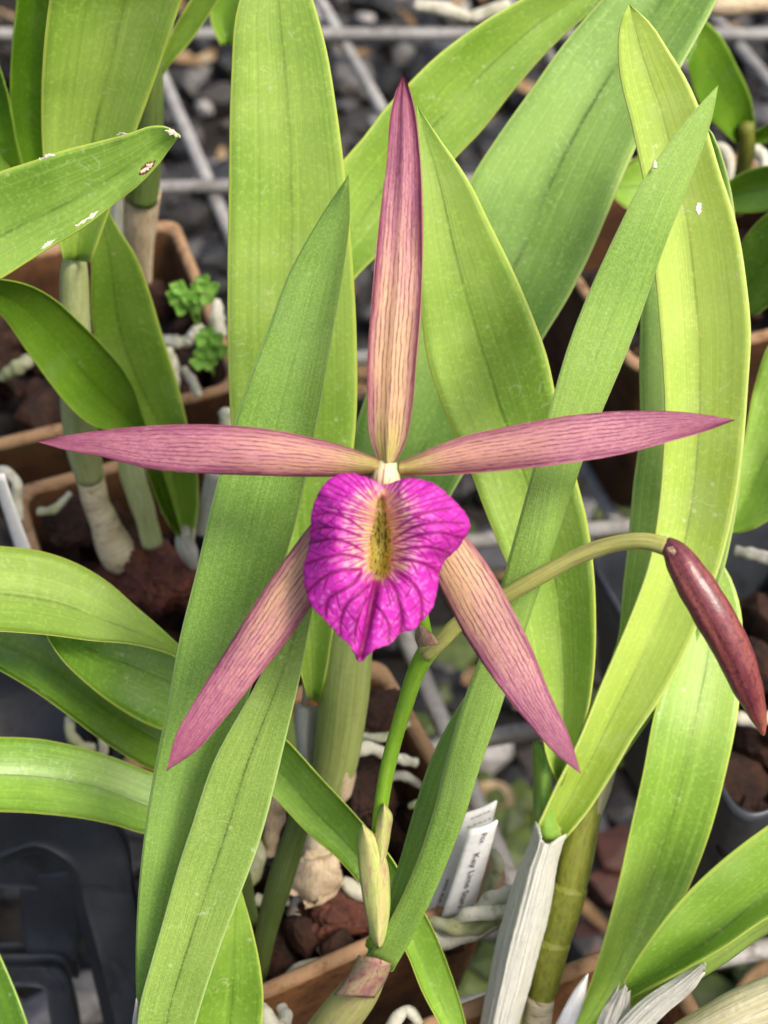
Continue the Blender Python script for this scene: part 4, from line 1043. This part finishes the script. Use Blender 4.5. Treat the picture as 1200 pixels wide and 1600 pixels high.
# L9 folded leaf reaching out
rows_leaf([(1290, 1235, 1290, 1340, 1290, 1400, 286, 296, 284), (1200, 1292, 1200, 1395, 1200, 1432, 291, 301, 289), (1130, 1345, 1130, 1452, 1130, 1478, 295, 305, 294), (1060, 1412, 1065, 1500, 1060, 1518, 300, 308, 300),
           (1005, 1485, 1020, 1528, 1005, 1548, 306, 311, 306), (973, 1538, 985, 1552, 980, 1562, 311, 314, 311), (955, 1570, 962, 1580, 960, 1585, 316, 318, 316)], M['leaf_bright'], plantB, thick=1.3, sharp=.5, wav=.2, m=17)
rows_leaf([(1290, 1398, 1290, 1415, 1290, 1430, 284, 287, 292), (1200, 1431, 1200, 1445, 1200, 1460, 289.5, 292, 297), (1130, 1477, 1130, 1492, 1130, 1508, 294.5, 297, 301), (1060, 1517, 1060, 1534, 1060, 1548, 300.5, 302, 306),
           (1005, 1547, 1003, 1560, 1000, 1572, 306.5, 308, 311), (960, 1580, 958, 1592, 955, 1600, 315, 315, 317)], M['leaf_bright'], plantB, name='leaf_underside', thick=1.0, sharp=.1, wav=.1, m=9)
# torn white sheaths and a dry cane in the corner
leaf([(918, 1520), (905, 1535), (878, 1580), (850, 1640)], [(920, 1522), (914, 1560), (900, 1600), (885, 1640)], [318, 317, 317, 317], M['label_white'], plantB, keel=-1, name='sheath', n=14, m=7, thick=.5)
leaf([(968, 1535), (945, 1570), (925, 1620)], [(985, 1546), (985, 1575), (975, 1640)], [306, 305, 305], M['papery'], plantB, keel=-1.5, name='sheath', n=24, m=25, thick=.45, wav=1, sharp=.3, ribs=.15, jag=[0, 1.5, -.6, 1.0, .2])
leaf([(1096, 1500), (1050, 1530), (1005, 1560), (960, 1605), (930, 1650)], [(1101, 1522), (1080, 1550), (1040, 1585), (1005, 1625), (990, 1660)], [299, 300, 301, 303, 305], M['papery'], plantB, keel=-2, name='sheath', n=34, m=29, thick=.45, wav=1, sharp=.3, ribs=.16, jag=[0, .8, -.8, .6, -.3])
tube('cane', [(1320, 1520, 306, 34), (1240, 1548, 307, 36), (1150, 1588, 309, 38), (1060, 1640, 313, 34), (1000, 1690, 318, 28)], M['dry_cane'], plantB, n=34, sides=22, jitter=.02)

# ---------------- left plant: pale canes
cc_ = POTS['c'][0]
plantC = empty('orchid_plant', (cc_[0], cc_[1], RIM - .017))
tag(plantC, 'orchid with pale bare canes beside the red-brown bark lump', 'orchid', 'orchid plants on the bench')
# L18 broad folded leaf at the top
leaf([(95, -130), (80, -20), (70, 60), (65, 167), (68, 245), (80, 320), (100, 405)], [(345, -130), (287, -10), (254, 87), (234, 143), (213, 200), (180, 300), (140, 410)],
     [292, 296, 302, 310, 322, 338], M['leaf_bright'], plantC, tilt=[-3, -3, 0], keel=[4, 5, 6, 6, 5], mid=[.55, .57, .57, .55, .5], sharp=.6, n=40)
# L17
leaf([(158, 300), (145, 360), (143, 430), (145, 510), (165, 580), (195, 640), (225, 690), (235, 740), (250, 790), (265, 820), (282, 842)],
     [(158, 300), (180, 350), (213, 402), (231, 450), (253, 523), (277, 600), (290, 655), (303, 710), (309, 760), (307, 805), (298, 842)],
     [348, 350, 356, 366, 380, 398], M['leaf_mid'], plantC, keel=[0, 3, 3.5, 4, 4], mid=[.5, .42, .42, .5, .55], sharp=.4, n=46)
# L16 dark bent leaf
leaf([(-80, 432), (0, 437), (40, 445), (80, 465), (120, 500), (160, 540), (190, 575), (210, 610), (222, 650), (238, 690), (262, 760), (284, 835)],
     [(-80, 440), (0, 490), (40, 545), (80, 600), (110, 637), (140, 662), (165, 672), (195, 675), (215, 690), (232, 740), (250, 790), (275, 838)],
     [318, 320, 326, 338, 356, 378, 396], M['leaf_dark'], plantC, tilt=[6, 5, 3, 0], keel=[2, 2.5, 3, 4, 4], sharp=.25, n=46)
# canes
tube('cane', [(117, 396, 345, 15), (116, 415, 347, 22), (116, 450, 351, 23), (120, 560, 362, 24), (122, 640, 378, 27), (130, 700, 390, 27), (140, 745, 398, 22)], M['cane_pale'], plantC, n=34, sides=18)
tube('cane', [(138, 735, 398, 24), (142, 752, 399, 22), (152, 790, 404, 21), (160, 808, 406, 22), (172, 840, 410, 26), (188, 868, 413, 32), (200, 880, 415, 22)], M['cane_foot'], plantC, n=34, sides=18, jitter=.03)
tube('cane', [(196, 690, 398, 14), (204, 730, 401, 20), (216, 770, 404, 19), (228, 810, 408, 17), (238, 850, 412, 16)], M['cane_pale'], plantC, n=26, sides=16, jitter=.04)
tube('sheath', [(294, 826, 399, 11), (288, 845, 402, 17), (296, 865, 406, 14), (304, 885, 410, 8)], M['papery'], plantC, n=14, jitter=.12)
tube('cane', [(336, 735, 388, 14), (328, 780, 396, 15), (318, 830, 404, 13)], M['papery'], plantC, n=14)
root([(350, 640, 402, 10), (356, 655, 402, 14), (352, 680, 404, 10)], plantC, seed=20)
root([(-10, 735, 398, 7), (10, 738, 396, 9), (24, 750, 396, 9), (26, 780, 399, 9), (30, 810, 402, 8)], plantC, seed=21)
for k, (x0, y0, d0, x1, y1, r_) in enumerate(((60, 800, 412, 110, 770, 6), (255, 800, 410, 300, 780, 6), (60, 870, 412, 30, 900, 7), (350, 700, 404, 330, 760, 7))):
    root([(x0, y0, d0, r_), ((x0 + x1) / 2, (y0 + y1) / 2 + 10 * (-1) ** k, d0 - 2, r_ * 1.25), (x1, y1, d0, r_ * .7)], plantC, 'root' if k % 2 else 'root_green', seed=80 + k)
root([(108, 1120, 400, 8), (112, 1150, 400, 9), (135, 1170, 400, 10), (150, 1168, 400, 8)], plantC, 'root_green', seed=23)
root([(158, 1150, 398, 6), (162, 1168, 398, 8), (160, 1190, 398, 7)], plantC, seed=24)

# ---------------- plant whose scarred leaf reaches in from the side
plantD = empty('orchid_plant', P(-120, 900, 405))
tag(plantD, 'orchid leaf with a white dried tip and brown scar reaching across', 'orchid', 'orchid plants on the bench')
L15 = leaf([(280, 213), (262, 200), (235, 198), (205, 208), (160, 220), (100, 235), (50, 252), (0, 268), (-60, 292), (-130, 335)],
     [(280, 213), (246, 258), (225, 281), (170, 325), (130, 355), (80, 385), (40, 410), (0, 435), (-60, 462), (-115, 470)],
     [278, 280, 284, 290, 298], M['leaf_bright'], plantD, tilt=4, keel=[0, 2, 2.5, 2], mid=[.5, .62, .62, .6], sharp=.4, n=46, m=17)
tube('cane', [(-120, 400, 300, 20), (-130, 600, 340, 22), (-120, 900, 405, 22)], M['cane_green'], plantD, n=16)
def scar(pts, d, mat='scar', h=5):
    a = [(x, y) for x, y in pts]
    n = len(a)
    l = [(x - 0, y - h * .5 * math.sin(math.pi * (i + .25) / (n - .5))) for i, (x, y) in enumerate(a)]
    r = [(x + 0, y + h * .5 * math.sin(math.pi * (i + .25) / (n - .5))) for i, (x, y) in enumerate(a)]
    return leaf(l, r, d, M[mat], plantD, keel=-.3, name='scar', n=16, m=5, thick=.45, wav=0, rag=.9)
scar([(258, 204), (268, 206), (276, 211), (282, 214)], [277.2, 276.8, 277], h=9)
scar([(118, 354), (132, 345), (148, 334), (154, 328)], [279, 279.6, 280.2], h=6)
scar([(62, 390), (74, 382), (88, 373)], [281, 281.6, 282.2], h=7)
scar([(182, 211), (190, 208.5), (199, 209)], [279.4, 279, 279], h=5)
scar([(62, 249), (78, 243), (86, 241)], [282.4, 282, 282], h=6)
scar([(217, 272), (228, 263), (243, 252)], [277.4, 277.2, 277.2], 'scar_brown', h=16)
scar([(220, 270), (229, 263), (239, 255)], [276.9, 276.7, 276.7], h=9)

def mark(parent, x, y, d, w, h):
    leaf([(x, y - h), (x - w, y - h * .3), (x - w * .9, y + h * .5), (x, y + h)], [(x, y - h), (x + w * .9, y - h * .5), (x + w, y + h * .3), (x, y + h)], d, M['scar'], parent, keel=-.15, name='scar', n=12, m=5, thick=.4, wav=0, rag=.8)
mark(plantB, 1091, 326, 279.6, 5, 10)
mark(plantA, 1023, 258, 260.6, 4, 8)
# ---------------- plant in the clover pot behind
ce = POTS['e'][0]
plantE = empty('orchid_plant', (ce[0], ce[1], RIM - .017))
tag(plantE, 'orchid with a beige cane growing in the clover pot', 'orchid', 'orchid plants on the bench')
tube('cane', [(240, 90, 372, 14), (236, 160, 380, 20), (230, 230, 390, 24), (222, 310, 402, 26)], M['cane_dim'], plantE, n=24, sides=16)
tube('cane', [(224, 296, 401, 28), (218, 350, 410, 27), (218, 400, 420, 22), (226, 440, 428, 12)], M['papery_tan'], plantE, n=22, sides=16)
tube('cane', [(184, 290, 398, 12), (182, 350, 408, 14), (186, 420, 420, 12)], M['papery'], plantE, n=14)
leaf([(20, -80), (27, 0), (20, 67), (20, 200), (30, 255), (60, 330)], [(90, -80), (85, 0), (80, 67), (78, 200), (85, 255), (90, 330)], [340, 345, 355, 368, 385], M['leaf_dark'], plantE, keel=3, sharp=.4, n=30)
leaf([(-30, 60), (-30, 160), (-20, 260), (30, 350)], [(-10, 80), (12, 150), (28, 230), (60, 340)], [352, 358, 366, 385], M['leaf_dark'], plantE, keel=2, sharp=.4, n=24)
leaf([(-40, 190), (-10, 230), (20, 270), (60, 330)], [(-40, 250), (-10, 275), (15, 310), (55, 350)], [362, 366, 372, 386], M['leaf_mid'], plantE, keel=2, sharp=.4, n=20)
leaf([(345, -90), (305, -10), (270, 50), (248, 105), (235, 160)], [(390, -90), (340, 0), (300, 60), (255, 118), (245, 165)], [356, 360, 366, 374, 382], M['leaf_bright'], plantE, keel=3, sharp=.6, n=26)
leaf([(370, -60), (340, -20), (330, 30), (345, 70)], [(400, -60), (385, -10), (372, 25), (365, 70)], [420, 422, 426, 432], M['leaf_mid'], plantE, keel=3, sharp=.4, n=20)
root([(252, 530, 440, 8), (275, 534, 438, 11), (300, 532, 438, 9)], plantE, seed=30)
root([(292, 535, 437, 7), (305, 520, 436, 10), (318, 512, 436, 8)], plantE, seed=31)
root([(262, 545, 436, 9), (268, 575, 436, 13), (272, 605, 436, 10)], plantE, seed=32)
root([(338, 470, 436, 8), (340, 500, 434, 12), (345, 525, 434, 10)], plantE, seed=33)
root([(286, 575, 438, 6), (300, 595, 437, 8), (310, 618, 437, 7)], plantE, seed=34)
root([(2, 590, 436, 8), (30, 572, 434, 13), (48, 562, 434, 10)], plantE, 'root_green', seed=35)

def clover(cx, cy, d, size, label, seed):
    g_ = np.random.default_rng(seed)
    w = empty('clover_weed', P(cx + 6, cy + 46, d + 14)); tag(w, label, 'weed', 'clover weeds in the pot')
    for k in range(5):
        ax, ay = cx + g_.uniform(-size, size), cy + g_.uniform(-size * .8, size * .8)
        dd = d + g_.uniform(-4, 4)
        tube('stem', [(cx + 6, cy + 46, d + 14, 1.6), ((cx + ax) / 2, (cy + ay) / 2 + 16, d + 7, 1.5), (ax, ay, dd, 1.3)], M['moss'], w, n=8, sides=6)
        for q in range(3):
            a = q * 2.1 + g_.uniform(0, 1); r = size * .72
            ex, ey = ax + r * math.cos(a), ay + r * .8 * math.sin(a)
            px_, py_ = -math.sin(a) * r * .8, math.cos(a) * r * .7
            leaf([(ax, ay), ((ax + ex) / 2 + px_ * .7, (ay + ey) / 2 + py_ * .7), (ex + px_ * .7, ey + py_ * .7), (ex, ey)],
                 [(ax, ay), ((ax + ex) / 2 - px_ * .7, (ay + ey) / 2 - py_ * .7), (ex - px_ * .7, ey - py_ * .7), (ex, ey)],
                 [dd, dd + g_.uniform(-3, 2)], M['moss'], w, keel=.8, name='leaflet', n=9, m=7, thick=.25, wav=0, seed=k * 3 + q)
clover(305, 468, 424, 28, 'bright green clover weed near the pot rim', 3)
clover(328, 540, 426, 28, 'darker green clover weed beside the white roots', 8)

# ---------------- blurred plants at the far side
plantF = empty('orchid_plant', (*G(1160, 420, RIM)[:2], RIM - .017))
tag(plantF, 'blurred orchid with olive leaves behind the pointed leaf tip', 'orchid', 'orchid plants on the bench')
leaf([(1075, 95), (1085, 140), (1105, 180), (1135, 210), (1152, 225)], [(1100, 30), (1125, 55), (1150, 100), (1172, 150), (1180, 200)], [400, 405, 412, 422, 430], M['leaf_dark'], plantF, keel=3, sharp=.4, n=24)
tube('cane', [(1166, 195, 426, 12), (1166, 235, 432, 14), (1160, 270, 440, 12), (1150, 330, 452, 13)], M['cane_olive'], plantF, n=16)
leaf([(1290, 150), (1230, 180), (1190, 200), (1168, 212)], [(1290, 210), (1240, 215), (1200, 222), (1170, 226)], [410, 418, 424, 430], M['leaf_dark'], plantF, keel=3, n=20)
leaf([(1300, 230), (1220, 255), (1160, 270), (1120, 300)], [(1300, 320), (1230, 325), (1170, 332), (1120, 330)], [372, 380, 388, 398], M['leaf_dark'], plantF, keel=3, sharp=.4, n=24)
leaf([(1300, 270), (1230, 312), (1180, 350), (1150, 400), (1150, 450)], [(1300, 420), (1240, 450), (1200, 478), (1175, 492), (1165, 480)], [352, 358, 366, 376, 386], M['leaf_mid'], plantF, keel=3, sharp=.4, n=24)
leaf([(950, 290), (975, 260), (1000, 245), (1040, 240)], [(952, 300), (980, 325), (1010, 338), (1050, 340)], [392, 394, 398, 404], M['leaf_mid'], plantF, keel=3, n=20)
root([(1100, 250, 452, 8), (1125, 230, 450, 10), (1140, 260, 450, 9), (1130, 300, 452, 8)], plantF, seed=41)
root([(1180, 230, 450, 8), (1195, 250, 449, 10), (1190, 290, 450, 9)], plantF, seed=42)
tube('cane', [(1060, -10, 470, 18), (1120, 5, 472, 20), (1200, 0, 474, 18)], M['papery_tan'], plantF, n=14)

cg = POTS['g'][0]
plantG = empty('orchid_plant', (cg[0], cg[1], .350))
tag(plantG, 'orchid with a smooth green leaf above the black nursery pot', 'orchid', 'orchid plants on the bench')
leaf([(1300, 430), (1240, 490), (1200, 540), (1180, 600), (1165, 680), (1150, 760), (1133, 834)], [(1300, 740), (1260, 780), (1230, 800), (1200, 814), (1175, 827), (1155, 832), (1133, 834)],
     [330, 334, 340, 346, 352], M['leaf_bright'], plantG, tilt=3, keel=3, sharp=.4, n=30)
tube('cane', [(1290, 600, 340, 20), (1280, 800, 372, 20), (1270, 960, 400, 20)], M['cane_green'], plantG, n=14)
root([(1150, 860, 396, 8), (1175, 866, 394, 10), (1215, 875, 394, 10)], plantG, seed=44)
root([(1140, 1120, 400, 9), (1175, 1125, 398, 12), (1215, 1120, 398, 10)], plantG, seed=45)

# far white root stick at the top
stick = empty('white_root', P(715, 18, 520)); tag(stick, 'white root stick lying on the wire mesh at the top', 'root')
tube('root_piece', [(648, 8, 520, 9), (690, 14, 520, 12), (735, 28, 522, 9)], M['root'], stick, n=14, jitter=.12)
tube('root_piece', [(738, 28, 522, 9), (765, 18, 521, 11), (795, 6, 520, 10)], M['root'], stick, n=12, jitter=.12)

# bottom-left corner leaf
plantH = empty('orchid_plant', P(-60, 1800, 380)); tag(plantH, 'green leaf edge poking into the tray corner', 'orchid', 'orchid plants on the bench')
leaf([(-60, 1400), (-60, 1500), (-50, 1600), (-40, 1700)], [(-40, 1410), (0, 1495), (28, 1560), (48, 1620), (60, 1700)], [330, 328, 326, 328], M['leaf_dark'], plantH, keel=2, n=20)
tube('cane', [(0, 1690, 330, 16), (-40, 1760, 355, 18), (-60, 1800, 380, 18)], M['cane_green'], plantH, n=10)

# ================================================================== LABELS
def plate(name, quad, mat, parent, thick=.4, curl=.0):
    tl, tr, br, bl = PP(quad)
    n, m = 14, 7
    u = np.linspace(0, 1, n)[:, None, None]; w = np.linspace(0, 1, m)[None, :, None]
    fr = (tl * (1 - w) + tr * w) * (1 - u) + (bl * (1 - w) + br * w) * u
    nr = np.cross(tr - tl, bl - tl); nr /= np.linalg.norm(nr)
    if nr @ (CAM - tl) < 0: nr = -nr
    fr = fr + nr * (curl * .001) * (np.sin(np.pi * w) + .5 * np.sin(np.pi * u * 1.3))
    V, F, UV = shell(fr, thick * .001, taper=False)
    return mesh_obj(name, V, F, mat, parent, UV)
def lettering(text, quad, parent, size_mm, along=(.5, .1), lift=.35, off=.5, curl=0.0, bold=0.0):
    """text running down the plate from fraction along[0] to along[1]; off = fraction across"""
    tl, tr, br, bl = PP(quad)
    cu = bpy.data.curves.new('lettering', 'FONT'); cu.body = text; cu.size = 1.0; cu.align_x = 'LEFT'; cu.align_y = 'CENTER'; cu.offset = bold
    ob = bpy.data.objects.new('lettering_src', cu); COL.objects.link(ob)
    bpy.context.view_layer.update()
    me = bpy.data.meshes.new_from_object(ob.evaluated_get(bpy.context.evaluated_depsgraph_get()))
    v = np.array([x.co[:] for x in me.vertices]); f = [tuple(p.vertices) for p in me.polygons]
    bpy.data.objects.remove(ob); bpy.data.meshes.remove(me)
    nr = np.cross(tr - tl, bl - tl); nr /= np.linalg.norm(nr)
    if nr @ (CAM - tl) < 0: nr = -nr
    wid = v[:, 0].max()
    L = np.linalg.norm(bl - tl)
    out = []
    across = (tr - tl) / np.linalg.norm(tr - tl); W = np.linalg.norm(tr - tl)
    for p in v:
        u = along[0] + (along[1] - along[0]) * p[0] / wid
        w = off + p[1] * size_mm * .001 / W
        q = (tl * (1 - w) + tr * w) * (1 - u) + (bl * (1 - w) + br * w) * u
        q = q + nr * (curl * .001) * (math.sin(math.pi * w) + .5 * math.sin(math.pi * u * 1.3))
        out.append(q + nr * lift * .001)
    return mesh_obj('lettering', out, f, M['ink'], parent, smooth=False)

tagA = empty('plant_label', P(690, 1440, 352)); tag(tagA, 'white plastic plant label printed Key Lime Stars beside the long leaf', 'label', 'white plant labels')
qA = [(732, 1297, 331), (778, 1283, 330), (741, 1421, 346), (688, 1440, 348)]
plate('tag_plate', qA, M['label_white'], tagA, .5, .5)
lettering('Key Lime Stars', qA, tagA, 1.75, (.25, .88), off=.50, curl=.5, bold=.012)
lettering('Pcv.', qA, tagA, 1.6, (.05, .17), off=.58, curl=.5, bold=.012)
tagB = empty('plant_label', P(680, 1450, 356)); tag(tagB, 'second white plant label tucked behind the printed one', 'label', 'white plant labels')
qB = [(722, 1273, 337), (777, 1252, 336), (734, 1430, 353), (660, 1442, 354)]
plate('tag_plate', qB, M['label_white'], tagB, .5, .4)
def cross_text(text, quad, parent, u0, w0, w1, size, curl):
    # text across the plate
    tl, tr, br, bl = quad
    rq = [tr, br, bl, tl]
    return lettering(text, [tl, bl, br, tr][:0] or [quad[3], quad[0], quad[1], quad[2]], parent, size, (w0, w1), off=1 - u0, curl=curl, bold=.02)
cross_text('=-=== =-=-', qB, tagB, .055, .30, .86, 1.3, .4)
cross_text('=--= =-= =', qB, tagB, .125, .26, .92, 1.2, .4)
lettering('=== =-= -------', qB, tagB, 1.2, (.58, .97), off=.20, curl=.4, bold=.03)

tagC = empty('plant_label', P(40, 860, 398)); tag(tagC, 'blank white plant label stuck in beside the curled root', 'label', 'white plant labels')
plate('tag_plate', [(-14, 738, 380), (6, 742, 379), (52, 872, 399), (28, 872, 400)], M['label_white'], tagC, .5, .3)
print('objects', len(bpy.data.objects), 'tris', sum(len(m.polygons) for m in bpy.data.meshes) * 2)
